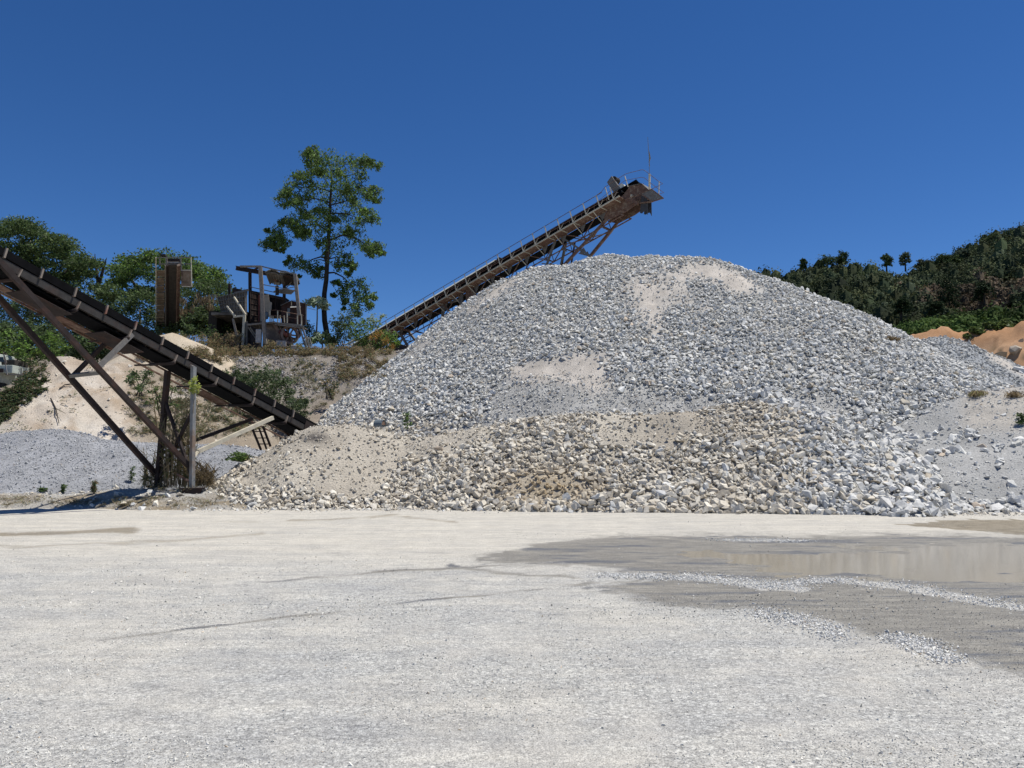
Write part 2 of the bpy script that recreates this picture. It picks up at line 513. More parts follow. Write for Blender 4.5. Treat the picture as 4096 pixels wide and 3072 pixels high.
R_HILL = ridge_pts([(2500, 1500, 190), (2860, 1210, 190), (2980, 1138, 190), (3040, 1118, 190), (3150, 1108, 190), (3250, 1090, 190), (3350, 1085, 190), (3500, 1090, 190), (3620, 1090, 190), (3720, 1070, 190),
                    (3840, 1040, 192), (3920, 1000, 194), (4000, 965, 196), (4096, 945, 198), (4300, 900, 200), (4800, 860, 210), (6000, 800, 230), (8000, 900, 250)], 5)

def h_main(x, y):
    xs = np.where(x < 1.5, 1.5 - (1.5 - x) * 1.26, x)
    h = np.maximum(envelope(xs, y, R_MAIN, 0.70, 2.2), envelope(x, y, R_LOBE, 0.70, 0.9))
    return h + 0.5 * fbm(x * 0.25, y * 0.25, 3) + 0.3 * fbm(x * 0.9, y * 0.9, 5) + 0.12 * fbm(x * 3, y * 3, 6, 2)
def h_berm(x, y):
    return envelope(x, y, R_BERM, 0.74, 0.5) + 0.45 * fbm(x * 0.45, y * 0.45, 11) + 0.25 * fbm(x * 1.6, y * 1.6, 12) - 0.02
def h_small(x, y): return envelope(x, y, R_SMALL, 0.64, 0.8) + 0.4 * fbm(x * 0.4, y * 0.4, 21) + 0.15 * fbm(x * 2, y * 2, 22)
def h_dust(x, y): return envelope(x, y, R_DUST, 0.44, 1.2) + 0.5 * fbm(x * 0.3, y * 0.3, 31) + 0.2 * fbm(x * 1.2, y * 1.2, 32)
def h_gravel(x, y): return envelope(x, y, R_GRAVEL, 0.46, 1.5) + 0.3 * fbm(x * 0.35, y * 0.35, 41) + 0.06 * fbm(x * 2, y * 2, 42)
def h_sand(x, y):
    xs = np.where(x < -22.3, -22.3 - (-22.3 - x) * 1.9, x)
    g = 0.35 - np.abs(fbm(x * 0.55 + 0.6 * fbm(x * 0.8, y * 0.8, 53), y * 0.16, 52, 5)) * 2.2
    return envelope(xs, y, R_SAND, 0.64, 0.5) + 0.7 * fbm(x * 0.35, y * 0.25, 51) - 0.75 * np.clip(g, 0, 1) + 0.5 * fbm(x * 1.7, y * 1.1, 54, 5)
def h_pale(x, y): return envelope(x, y, R_PALE, 0.70, 0.4) + 0.15 * fbm(x * 0.8, y * 0.8, 61)
def h_bank(x, y): return envelope(x, y, R_BANK, 0.42, 1.0) + 0.25 * fbm(x * 0.7, y * 0.7, 71) + 0.1 * fbm(x * 2.5, y * 2.5, 72)
def h_cut(x, y): return envelope(x, y, R_CUT, 0.95, 0.8) + 0.9 * fbm(x * 0.12, y * 0.12, 81) + 2.4 * np.abs(fbm(x * 0.35, y * 0.35, 82)) + 0.5 * fbm(x * 1.2, y * 1.2, 83)
def h_bench(x, y): return envelope(x, y, R_BENCH, 0.4, 2) + 1.0 * fbm(x * 0.1, y * 0.1, 91)
def h_hill(x, y): return envelope(x, y, R_HILL, 0.50, 6) + 4 * fbm(x * 0.03, y * 0.03, 95) + 3 * fbm(x * 0.1, y * 0.1, 96) - 2.2
def h_terrace(x, y):
    hp = 5.25 + (8.55 - 5.25) * sstep(-29, -24.5, x) - 4.5 * sstep(-3, 6, x)
    t = sstep(36.5, 51.5, y)
    t2 = np.clip((y - 36.5) / 14.0, 0, 1)
    t = 0.35 * t + 0.65 * t2
    g = fbm(x * 0.5, y * 0.15, 101, 5)
    edge = 4 * t * (1 - t)
    rise = 6.5 * sstep(58, 74, y) * sstep(-22 - 0.35 * (y - 60), -30 - 0.35 * (y - 60), x)
    return rise + hp * t - 0.3 + edge * (1.6 * g + 0.4 * fbm(x * 1.6, y * 0.8, 103)) + 0.35 * fbm(x * 0.2, y * 0.2, 104) + 0.35 * (1 - sstep(36, 38, y)) * -1.0

# puddle and wet ground, traced where the photograph shows them
def road_uv(x, y):
    u, v, d = proj(x, y, np.zeros_like(x))
    return u, v
def h_ground(x, y):
    h = 0.035 * fbm(x * 0.45, y * 0.45, 1, 3) + 0.02 * fbm(x * 2.2, y * 2.2, 2, 3)
    dip = np.exp(-(((x - 7.9) / 5.7) ** 2 + ((y - 12.7) / 2.3) ** 2) ** 1.5)
    dip2 = np.exp(-(((x - 12) / 4) ** 2 + ((y - 11.0) / 1.3) ** 2))
    h = h - 0.042 * np.maximum(dip, 0.8 * dip2) + (0.05 * fbm(x * 0.9, y * 2.6, 8, 5) + 0.03 * np.clip(fbm(x * 3.5, y * 6, 9, 4), 0, 1)) * np.clip(dip + dip2, 0, 1)
    return h - 0.02 * 0
HFS = {'ground': h_ground, 'main': h_main, 'berm': h_berm, 'small': h_small, 'dust': h_dust, 'gravel': h_gravel, 'sand': h_sand, 'pale': h_pale,
       'bank': h_bank, 'cut': h_cut, 'bench': h_bench, 'terrace': h_terrace}
HFS['hill'] = h_hill
EXT = {'ground': (-1e9, 1e9, -1e9, 1e9), 'main': (-20, 36, 20, 72), 'berm': (-9.5, 13, 19, 33), 'small': (14, 50, 26, 60), 'dust': (9, 50, 18, 46), 'gravel': (-45, -5.5, 23, 42),
       'sand': (-36, -8, 27, 52), 'pale': (-28, -12, 37, 56), 'bank': (-30, -5, 22.5, 29), 'cut': (28, 110, 60, 105), 'bench': (20, 160, 62, 140), 'terrace': (-140, 12, 36, 150), 'hill': (20, 520, 90, 420)}
def H(x, y, skip=()):
    x = np.asarray(x, float); y = np.asarray(y, float)
    best = h_ground(x, y)
    for k, f in HFS.items():
        if k in skip or k == 'ground': continue
        e = EXT[k]
        m = (x > e[0]) & (x < e[1]) & (y > e[2]) & (y < e[3])
        if m.any():
            z = np.full(x.shape, -1e9); z[m] = f(x[m], y[m])
            best = np.maximum(best, z)
    return best

def Hz(x, y): return float(H(np.array([x]), np.array([y]))[0])

def hit(us, vs, y0=4.0, y1=240.0, skip=()):
    """where the rays through these pixels of the photograph meet the terrain"""
    us = np.atleast_1d(np.asarray(us, float)); vs = np.atleast_1d(np.asarray(vs, float))
    D = np.stack([ray(u, v) for u, v in zip(us, vs)])
    D /= D[:, 1:2]
    Y = np.full(len(us), float(y0)); done = np.zeros(len(us), bool)
    ys = np.concatenate([np.arange(y0, 60, 0.25), np.arange(60, y1, 1.0)])
    for yy in ys:
        p = EYE + D * yy
        below = (p[:, 2] <= H(p[:, 0], p[:, 1], skip)) & ~done
        Y[below] = yy; done |= below
        if done.all(): break
    Y[~done] = y1
    lo = Y - np.where(Y > 60, 1.0, 0.25); hi = Y.copy()
    for _ in range(7):
        mid = 0.5 * (lo + hi); p = EYE + D * mid[:, None]
        b = p[:, 2] <= H(p[:, 0], p[:, 1], skip)
        hi = np.where(b, mid, hi); lo = np.where(b, lo, mid)
    Y = np.where(done, hi, Y)
    p = EYE + D * Y[:, None]
    p[:, 2] = H(p[:, 0], p[:, 1], skip)
    return p
def hit1(u, v, **k): return hit([u], [v], **k)[0]

def normals(fn, x, y, e=0.25):
    gx = (fn(x + e, y) - fn(x - e, y)) / (2 * e); gy = (fn(x, y + e) - fn(x, y - e)) / (2 * e)
    n = np.stack([-gx, -gy, np.ones_like(gx)], 1)
    return n / np.linalg.norm(n, axis=1)[:, None]

def heap_mesh(name, key, step, colfn, mat=None, cut=-0.35, smooth=True):
    x0, x1, y0, y1 = EXT[key]
    xs = np.arange(x0, x1 + step, step); ys = np.arange(y0, y1 + step, step)
    X, Y = np.meshgrid(xs, ys)
    x, y = X.ravel(), Y.ravel()
    z = HFS[key](x, y)
    col = colfn(x, y, z)
    nx, ny = len(xs), len(ys)
    i = np.arange((nx - 1) * (ny - 1)); r = i // (nx - 1); c = i % (nx - 1); a = r * nx + c
    f = np.stack([a, a + 1, a + nx + 1, a + nx], 1)
    keep = (z[f] > cut).any(1)
    f = f[keep]
    z = np.maximum(z, cut - 0.6)
    used = np.unique(f); mp = np.full(len(z), -1); mp[used] = np.arange(len(used))
    v = np.stack([x, y, z], 1)[used]
    return np_mesh(name, v, mp[f], mat or M['earth'], col[used], smooth)

def mixc(a, b, t):
    return np.asarray(a)[None] * (1 - t[:, None]) + np.asarray(b)[None] * t[:, None] if np.ndim(a) == 1 else a * (1 - t[:, None]) + np.asarray(b)[None] * t[:, None]

# ---- regions of the heaps where dust lies instead of stones (photograph pixels)
SAND_MAIN = [
    [(2031, 1469), (2123, 1442), (2221, 1429), (2302, 1415), (2433, 1418), (2438, 1458), (2425, 1486), (2446, 1518), (2433, 1567), (2357, 1580), (2290, 1540), (2200, 1530), (2080, 1545), (2025, 1500)],
    [(2520, 1120), (2660, 1130), (2720, 1170), (2660, 1200), (2640, 1270), (2660, 1340), (2600, 1360), (2590, 1250), (2520, 1180)],
    [(2740, 1045), (2830, 1040), (2960, 1100), (3040, 1160), (2960, 1180), (2850, 1130), (2760, 1100)],
    [(1985, 1130), (2090, 1095), (2110, 1125), (1960, 1210), (1850, 1270), (1820, 1265)],
    [(1600, 1430), (1750, 1320), (1775, 1335), (1650, 1430)],
    [(1360, 1650), (1500, 1560), (1525, 1572), (1400, 1665)],
    [(2730, 1060), (2760, 1100), (2700, 1130), (2620, 1110)]]
SAND_SOFT = [[(2480, 1090), (2800, 1050), (2980, 1180), (2760, 1260), (2690, 1360), (2560, 1340), (2500, 1220)]]
FINE_MAIN = [[(2040, 1530), (2200, 1500), (2357, 1540), (2600, 1560), (2900, 1590), (3000, 1620), (2900, 1660), (2500, 1660), (2200, 1680), (1950, 1690), (1980, 1600)],
             [(3080, 1560), (3300, 1570), (3420, 1640), (3300, 1660), (3160, 1610)]]
SAND_BERM = [[(1150, 1690), (1300, 1670), (1600, 1700), (1960, 1680), (1980, 1760), (1800, 1810), (1660, 1850), (1560, 1900), (1500, 1960), (1450, 2000), (1250, 1990), (1000, 1970), (930, 1930), (1000, 1830)],
             [(2350, 1640), (2800, 1630), (2840, 1720), (2760, 1760), (2700, 1810), (2520, 1800), (2400, 1760)]]
def in_any(u, v, polys):
    m = np.zeros(np.shape(u), bool)
    for p in polys: m |= in_poly(u, v, p)
    return m
def warp(x, y, u, v, amp=34, sc=1.1):
    return u + amp * 2 * fbm(x * sc, y * sc, 201, 5), v + amp * 1.4 * fbm(x * sc, y * sc, 202, 5)

def soft(x, y, u, v, polys, amp=34, sc=1.1, n=6):
    """how far inside the patches, 0 to 1, with a ragged margin"""
    wu, wv = warp(x, y, u, v, amp, sc)
    r = 0.0
    for k in range(n):
        a = k * 2.4; q = 26 if k else 0
        r = r + in_any(wu + q * math.cos(a) + 34 * fbm(x * 2.2, y * 2.2, 250 + k, 4), wv + 0.7 * q * math.sin(a) + 26 * fbm(x * 2.2, y * 2.2, 260 + k, 4), polys) / float(n)
    return r

GRAYS = [(0.60, 0.592, 0.562), (0.68, 0.667, 0.625), (0.52, 0.518, 0.498), (0.73, 0.712, 0.67), (0.62, 0.598, 0.54), (0.57, 0.567, 0.545), (0.57, 0.475, 0.37), (0.42, 0.42, 0.405)]
GRAYW = np.array([0.24, 0.2, 0.14, 0.14, 0.1, 0.13, 0.02, 0.03])
TANS = [(0.60, 0.545, 0.45), (0.66, 0.61, 0.515), (0.54, 0.485, 0.395), (0.60, 0.555, 0.475), (0.49, 0.43, 0.34), (0.68, 0.635, 0.545)]
def pick(n, cols, w=None, jit=0.12):
    c = np.array(cols)[rng.choice(len(cols), n, p=None if w is None else w / w.sum())]
    return np.clip(c * rng.uniform(1 - jit, 1 + jit, (n, 1)), 0, 0.8)

DUST = (0.50, 0.455, 0.40)
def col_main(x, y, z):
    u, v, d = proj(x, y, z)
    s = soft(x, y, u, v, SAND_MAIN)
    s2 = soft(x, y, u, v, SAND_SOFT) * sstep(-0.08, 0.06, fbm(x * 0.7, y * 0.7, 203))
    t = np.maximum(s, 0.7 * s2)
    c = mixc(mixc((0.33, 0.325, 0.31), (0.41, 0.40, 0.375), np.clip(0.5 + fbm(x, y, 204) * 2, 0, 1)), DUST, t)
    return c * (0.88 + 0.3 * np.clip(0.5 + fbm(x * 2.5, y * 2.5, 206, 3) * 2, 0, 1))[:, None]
def col_berm(x, y, z):
    u, v, d = proj(x, y, z)
    n = np.clip(0.5 + fbm(x * 0.6, y * 0.6, 205) * 2.2, 0, 1)
    c = mixc((0.40, 0.355, 0.29), (0.50, 0.455, 0.38), n)
    tan = np.exp(-(((u - 2190) / 190) ** 2 + ((v - 1950) / 70) ** 2))
    c = mixc(c, (0.42, 0.34, 0.23), 0.7 * tan)
    dk = np.exp(-(((u - 1262) / 42) ** 2 + ((v - 1752) / 14) ** 2))
    c = mixc(c, (0.10, 0.09, 0.085), np.clip(dk * 1.5, 0, 1))
    return mixc(c, (0.36, 0.36, 0.36), sstep(3150, 3400, u))

# ================================================================== GROUND
def spaced(a, dense0, dense1, b, step, grow=1.25):
    mid = list(np.arange(dense0, dense1 + step, step))
    up = []; s = step; p = mid[-1]
    while p < b: s *= grow; p += s; up.append(p)
    dn = []; s = step; p = mid[0]
    while p > a: s *= grow; p -= s; dn.append(p)
    return np.array(dn[::-1] + mid + up)

WET_POLYS = [
    [(2000, 2205), (2200, 2172), (2400, 2148), (2800, 2140), (3300, 2148), (3600, 2140), (4300, 2150), (5200, 2200), (5200, 2900), (4096, 2700), (3900, 2650), (3700, 2600), (3480, 2555), (3250, 2490), (3100, 2440),
     (2850, 2435), (2600, 2425), (2480, 2390), (2500, 2345), (2700, 2325), (2550, 2300), (2350, 2262), (2120, 2258), (1800, 2255)],
    [(1800, 2262), (2050, 2280), (2300, 2300), (2350, 2350), (2150, 2372), (2350, 2375), (2480, 2345), (2450, 2315), (2200, 2290)],
    [(3560, 2100), (3750, 2080), (4300, 2078), (5200, 2085), (5200, 2150), (4096, 2140), (3800, 2118)]]
WHITE_LINES = [([(2740, 2308), (2900, 2318), (3060, 2335), (3200, 2352)], 16), ([(3060, 2345), (3250, 2318), (3400, 2316)], 12), ([(3420, 2325), (3600, 2345), (3800, 2375), (3980, 2410), (4200, 2440), (4600, 2500)], 20),
               ([(3020, 2455), (3150, 2470), (3290, 2500), (3350, 2540)], 22), ([(3560, 2550), (3700, 2590), (3800, 2640)], 18), ([(2900, 2160), (3200, 2165)], 5), ([(2420, 2300), (2700, 2312)], 8)]
TRACKS = [([(1040, 2330), (1250, 2310), (1500, 2290), (1760, 2275), (2048, 2255), (2200, 2250)], 6), ([(380, 2560), (833, 2505), (1100, 2470), (1300, 2450), (1481, 2427), (1750, 2400), (2048, 2372), (2300, 2352)], 6),
          ([(1800, 2262), (2000, 2290), (2300, 2310)], 9)]
DAMP = [([(-300, 2160), (0, 2138), (300, 2128), (520, 2120)], 16, 0.8), ([(-200, 2185), (300, 2180), (700, 2160), (1050, 2130)], 8, 0.5), ([(1150, 2082), (1500, 2068), (1560, 2062), (1820, 2085)], 7, 0.65), ([(850, 2085), (1050, 2090)], 5, 0.4)]
def ground_attr(x, y):
    u, v = road_uv(x, y)
    wu = u + 70 * fbm(x * 1.1, y * 1.1, 301, 5); wv = v + 26 * fbm(x * 1.3, y * 1.3, 302, 5) * np.clip((v - 1900) / 300, 0.3, 2)
    front = y > 3.0
    wet = 0.0
    for k in range(7):      # soft, ragged edge
        ang = k * 2.4; rr = 1.0 if k else 0.0
        jx = 130 * rr * math.cos(ang) + 90 * fbm(x * 4, y * 4, 320 + k, 3); jy = 22 * rr * math.sin(ang) + 34 * fbm(x * 4, y * 4, 340 + k, 3)
        wet = wet + (in_any(wu + jx, wv + jy, WET_POLYS[:2]) & front) / 7.0
    for ln, w in WHITE_LINES:
        d = line_dist(wu, wv, ln, 3.0)
        wet = wet * np.where(front, 0.25 + 0.75 * sstep(w * 1.0, w * 3.4, d), 1)
    for ln, w in TRACKS:
        d = line_dist(u + 40 * fbm(x * 3, y * 3, 303), v + 16 * fbm(x * 3, y * 3, 304), ln, 3.0)
        wet = np.maximum(wet, np.where(front, (0.62 + 0.8 * fbm(x * 1.3, y * 1.3, 306, 4)) * (1 - sstep(w * 0.4, w * 5.0, d)), 0))
    damp = np.zeros_like(x)
    for ln, w, a in DAMP:
        d = line_dist(wu, wv, ln, 2.5)
        damp = np.maximum(damp, np.where(front, a * (1 - sstep(w * 0.5, w * 3, d)), 0))
    damp = np.maximum(damp, np.where(front, 1.0 * in_any(wu, wv, WET_POLYS[2:]), 0))
    road = sstep(2330, 2180, wv + 60 * fbm(x * 0.3, y * 0.3, 305)) * front      # beige compacted road by the heaps
    return wet, damp, road

xs = spaced(-900, -15, 16, 900, 0.1, 1.3)
ys = spaced(-60, 3.2, 17, 2500, 0.075, 1.12)
X, Y = np.meshgrid(xs, ys); gx, gy = X.ravel(), Y.ravel()
gz = h_ground(gx, gy)
wet, damp, road = ground_attr(gx, gy)
nx, ny = len(xs), len(ys)
i = np.arange((nx - 1) * (ny - 1)); a = (i // (nx - 1)) * nx + i % (nx - 1)
me = np_mesh('ground', np.stack([gx, gy, gz], 1), np.stack([a, a + 1, a + nx + 1, a + nx], 1), None, np.stack([wet, damp, road], 1), True)
ground = tag(link('ground', me), kind='structure')

def ground_material():
    m = bpy.data.materials.new('quarry_yard'); m.use_nodes = True
    nt = m.node_tree; bs = nt.nodes['Principled BSDF']
    geo = nt.nodes.new('ShaderNodeNewGeometry'); pos = geo.outputs['Position']
    at = nt.nodes.new('ShaderNodeVertexColor'); at.layer_name = 'Col'
    sep = nt.nodes.new('ShaderNodeSeparateColor'); nt.links.new(at.outputs[0], sep.inputs[0])
    def ramp(src, p0, p1): return _ramp(nt, src, p0, (0, 0, 0), p1, (1, 1, 1)).outputs[0]
    def math_(op, a, b):
        q = nt.nodes.new('ShaderNodeMath'); q.operation = op
        for s, x in ((0, a), (1, b)):
            if isinstance(x, (int, float)): q.inputs[s].default_value = x
            else: nt.links.new(x, q.inputs[s])
        return q.outputs[0]
    # gravel against dust, in broad patches broken by fine speckle
    broad = _noise(nt, 0.35, 8, 0.7, pos); mid = _noise(nt, 3.0, 6, 0.7, pos); fine = _noise(nt, 38, 4, 0.7, pos); vf = _noise(nt, 95, 2, 0.6, pos)
    gravel = _mixc(nt, 'MIX', ramp(fine.outputs['Fac'], 0.35, 0.62), (0.48, 0.475, 0.46), (0.66, 0.655, 0.625))
    dust = _mixc(nt, 'MIX', ramp(mid.outputs['Fac'], 0.3, 0.7), (0.52, 0.50, 0.455), (0.60, 0.58, 0.535))
    t = ramp(math_('ADD', math_('MULTIPLY', broad.outputs['Fac'], 0.7), math_('MULTIPLY', mid.outputs['Fac'], 0.3)), 0.44, 0.56)
    c = _mixc(nt, 'MIX', t, gravel, dust)
    roadc = _mixc(nt, 'MIX', ramp(mid.outputs['Fac'], 0.3, 0.7), (0.57, 0.535, 0.465), (0.66, 0.625, 0.555))
    rf = math_('MULTIPLY', sep.outputs['Blue'], math_('ADD', math_('MULTIPLY', fine.outputs['Fac'], 0.5), 0.6))
    c = _mixc(nt, 'MIX', rf, c, roadc)
    dampc = _mixc(nt, 'MIX', ramp(mid.outputs['Fac'], 0.35, 0.65), (0.25, 0.215, 0.16), (0.36, 0.32, 0.25))
    c = _mixc(nt, 'MIX', ramp(math_('ADD', sep.outputs['Green'], math_('MULTIPLY', math_('SUBTRACT', mid.outputs['Fac'], 0.5), 1.1)), 0.25, 0.85), c, dampc)
    # gravel pressed into the surface: every cell a stone of its own tone
    vor = nt.nodes.new('ShaderNodeTexVoronoi'); vor.inputs['Scale'].default_value = 34; nt.links.new(pos, vor.inputs['Vector'])
    vor2 = nt.nodes.new('ShaderNodeTexVoronoi'); vor2.inputs['Scale'].default_value = 70; nt.links.new(pos, vor2.inputs['Vector'])
    def tone(vn, lo, hi):
        sp_ = nt.nodes.new('ShaderNodeSeparateColor'); nt.links.new(vn.outputs['Color'], sp_.inputs[0])
        return _ramp(nt, sp_.outputs[0], 0.0, (lo, lo, lo * 1.01), 0.8, (hi, hi, hi * 0.99)).outputs[0]
    stones_c = _mixc(nt, 'MULTIPLY', 1.0, tone(vor, 0.62, 1.10), tone(vor2, 0.78, 1.08))
    edge = _ramp(nt, vor.outputs['Distance'], 0.35, (1, 1, 1), 0.75, (0.62, 0.62, 0.62)).outputs[0]
    stones_c = _mixc(nt, 'MULTIPLY', 1.0, stones_c, edge)
    gmask = math_('MULTIPLY', math_('SUBTRACT', 1.0, ramp(math_('ADD', math_('MULTIPLY', broad.outputs['Fac'], 0.6), math_('MULTIPLY', mid.outputs['Fac'], 0.4)), 0.44, 0.60)), math_('SUBTRACT', 1.0, math_('MULTIPLY', sep.outputs['Blue'], 0.75)))
    gmask = math_('ADD', math_('MULTIPLY', gmask, 0.62), 0.16)
    c = _mixc(nt, 'MIX', gmask, c, _mixc(nt, 'MULTIPLY', 1.0, c, stones_c))
    # wet: speckled with dry stone tops
    mp = nt.nodes.new('ShaderNodeMapping'); mp.inputs['Scale'].default_value = (0.35, 1.6, 1.0); nt.links.new(pos, mp.inputs['Vector'])
    streak = _noise(nt, 1.1, 9, 0.72, mp.outputs[0]); streak2 = _noise(nt, 4.5, 7, 0.75, mp.outputs[0])
    c = _mixc(nt, 'MULTIPLY', 1.0, c, _ramp(nt, streak.outputs['Fac'], 0.36, (0.84, 0.845, 0.86), 0.60, (1.04, 1.03, 1.01)).outputs[0])
    c = _mixc(nt, 'MULTIPLY', 1.0, c, _ramp(nt, streak2.outputs['Fac'], 0.34, (0.84, 0.84, 0.85), 0.58, (1.04, 1.04, 1.03)).outputs[0])
    wedge = math_('ADD', sep.outputs['Red'], math_('MULTIPLY', math_('SUBTRACT', fine.outputs['Fac'], 0.5), 1.0))
    wedge = math_('ADD', wedge, math_('MULTIPLY', math_('SUBTRACT', streak2.outputs['Fac'], 0.5), 1.1))
    wf = ramp(wedge, 0.34, 0.66)
    wetc = _mixc(nt, 'MIX', ramp(fine.outputs['Fac'], 0.35, 0.7), (0.165, 0.155, 0.135), (0.29, 0.275, 0.245))
    wetc = _mixc(nt, 'MIX', ramp(streak2.outputs['Fac'], 0.46, 0.62), wetc, (0.33, 0.31, 0.265))
    wetc = _mixc(nt, 'MIX', ramp(streak.outputs['Fac'], 0.52, 0.6), wetc, (0.135, 0.14, 0.15))
    c = _mixc(nt, 'MIX', wf, c, wetc)
    sp = _ramp(nt, vf.outputs['Fac'], 0.34, (0.52,) * 3, 0.56, (1.08,) * 3)
    c = _mixc(nt, 'MULTIPLY', 1.0, c, sp.outputs[0])
    nt.links.new(c, bs.inputs['Base Color'])
    rg = nt.nodes.new('ShaderNodeMapRange'); nt.links.new(wf, rg.inputs[0]); rg.inputs[3].default_value = 0.95; rg.inputs[4].default_value = 0.62
    nt.links.new(rg.outputs[0], bs.inputs['Roughness'])
    bs.inputs['Specular IOR Level'].default_value = 0.2
    b = nt.nodes.new('ShaderNodeBump'); b.inputs['Strength'].default_value = 0.8; b.inputs['Distance'].default_value = 0.02
    hh = math_('ADD', math_('MULTIPLY', fine.outputs['Fac'], 0.8), math_('ADD', math_('MULTIPLY', mid.outputs['Fac'], 1.2), math_('MULTIPLY', vf.outputs['Fac'], 0.3)))
    nt.links.new(hh, b.inputs['Height']); nt.links.new(b.outputs[0], bs.inputs['Normal'])
    return m
me.materials.append(ground_material())

# puddle: a level sheet of murky water; the ground rises out of it
pm = bpy.data.materials.new('murky_water'); pm.use_nodes = True
bs = pm.node_tree.nodes['Principled BSDF']
bs.inputs['Base Color'].default_value = (0.27, 0.24, 0.185, 1)
bs.inputs['Roughness'].default_value = 0.10
bs.inputs['Specular IOR Level'].default_value = 0.5
bs.inputs['IOR'].default_value = 1.33
nn = _noise(pm.node_tree, 5.0, 3, 0.5); nb = pm.node_tree.nodes.new('ShaderNodeBump'); nb.inputs['Strength'].default_value = 0.04; nb.inputs['Distance'].default_value = 0.02
tcn = pm.node_tree.nodes.new('ShaderNodeNewGeometry'); pm.node_tree.links.new(tcn.outputs['Position'], nn.inputs['Vector'])
pm.node_tree.links.new(nn.outputs['Fac'], nb.inputs['Height']); pm.node_tree.links.new(nb.outputs[0], bs.inputs['Normal'])
WATER_Z = -0.021
def puddle_mesh():
    s = 0.1
    xs = np.arange(1.5, 17, s); ys = np.arange(8.6, 16, s)
    X, Y = np.meshgrid(xs, ys); x, y = X.ravel(), Y.ravel()
    z = h_ground(x, y); nx, ny = len(xs), len(ys)
    i = np.arange((nx - 1) * (ny - 1)); a = (i // (nx - 1)) * nx + i % (nx - 1)
    f = np.stack([a, a + 1, a + nx + 1, a + nx], 1)
    dist = ((x - 8.6) / 7.2) ** 2 + ((y - 12.6) / 3.0) ** 2
    wet, damp, road = ground_attr(x, y)
    ok = (z < WATER_Z + 0.004) & (dist < 1.3)
    f = f[ok[f].any(1)]
    used = np.unique(f); mp = np.full(len(x), -1); mp[used] = np.arange(len(used))
    v = np.stack([x, y, np.full_like(x, WATER_Z)], 1)[used]
    return np_mesh('puddle', v, mp[f], pm, None, True)
tag(link('puddle', puddle_mesh()), kind='structure')

# loose pebbles of the yard
def yard_pebbles(n, y0, y1, smin, smax, power, thr):
    yy = y0 * (y1 / y0) ** rng.uniform(0, 1, n * 2)
    xx = rng.uniform(-0.72, 0.72, n * 2) * (yy + 0.6)
    g = 0.5 + fbm(xx * 0.5, yy * 0.5, 401, 5) * 1.8 + 0.35 * fbm(xx * 2.5, yy * 2.5, 402) + 0.12 * (-xx / yy) + 0.1 * (yy < 7)
    wet, damp, road = ground_attr(xx, yy)
    z = h_ground(xx, yy)
    keep = (rng.uniform(0, 1, n * 2) < np.clip((g - thr) * 2.2, 0.06, 1) * (1 - 0.8 * road) * (1 - 0.45 * wet)) & (z > WATER_Z + 0.003)
    xx, yy, z, wet = xx[keep][:n], yy[keep][:n], z[keep][:n], wet[keep][:n]
    s = np.exp(rng.normal(0, 0.38, len(xx))) * smin
    s = np.clip(s, smin * 0.5, smax)
    col = pick(len(xx), GRAYS, GRAYW) * np.array([[1.12, 1.10, 1.05]])
    col = col * (1 - 0.5 * (wet * (rng.uniform(0, 1, len(xx)) < 0.6))[:, None])
    return np.stack([xx, yy, z + s * 0.12], 1), s, col
p1 = yard_pebbles(44000, 3.3, 9.5, 0.011, 0.04, 1, 0.28)
p2 = yard_pebbles(17000, 8.0, 23.0, 0.018, 0.05, 1, 0.35)
# gravel lines left along the wet ground
def line_pebbles(n):
    out = []
    for ln, w in WHITE_LINES:
        pts = np.array(ln, float); seg = rng.integers(0, len(pts) - 1, n); t = rng.uniform(0, 1, n)
        q = pts[seg] * (1 - t[:, None]) + pts[seg + 1] * t[:, None]
        q[:, 1] += rng.normal(0, w * 0.6, n) + w * 1.2 * fbm(q[:, 0] * 0.01, q[:, 0] * 0, 77); q[:, 0] += rng.normal(0, 40, n)
        out.append(q)
    q = np.concatenate(out)
    D = np.stack([(q[:, 0] - 2048) / F, (1536 - q[:, 1]) / F * UPV[1] + FWD[1], (1536 - q[:, 1]) / F * UPV[2] + FWD[2]], 1)
    t = -1.6 / D[:, 2]
    x, y = D[:, 0] * t, D[:, 1] * t
    s = 0.024 * np.exp(rng.normal(0, 0.3, len(x)))
    return np.stack([x, y, h_ground(x, y) + s * 0.15], 1), s, pick(len(x), GRAYS, GRAYW) * 1.15
p3 = line_pebbles(1700)
pos = np.concatenate([p1[0], p2[0], p3[0]]); siz = np.concatenate([p1[1], p2[1], p3[1]]); cc = np.concatenate([p1[2], p2[2], p3[2]])
tag(link('gravel', stones_mesh('gravel', PEBBLES, pos, siz, cc, None, 0.35)), kind='stuff', label='loose gravel strewn over the pale quarry yard', cat='gravel')

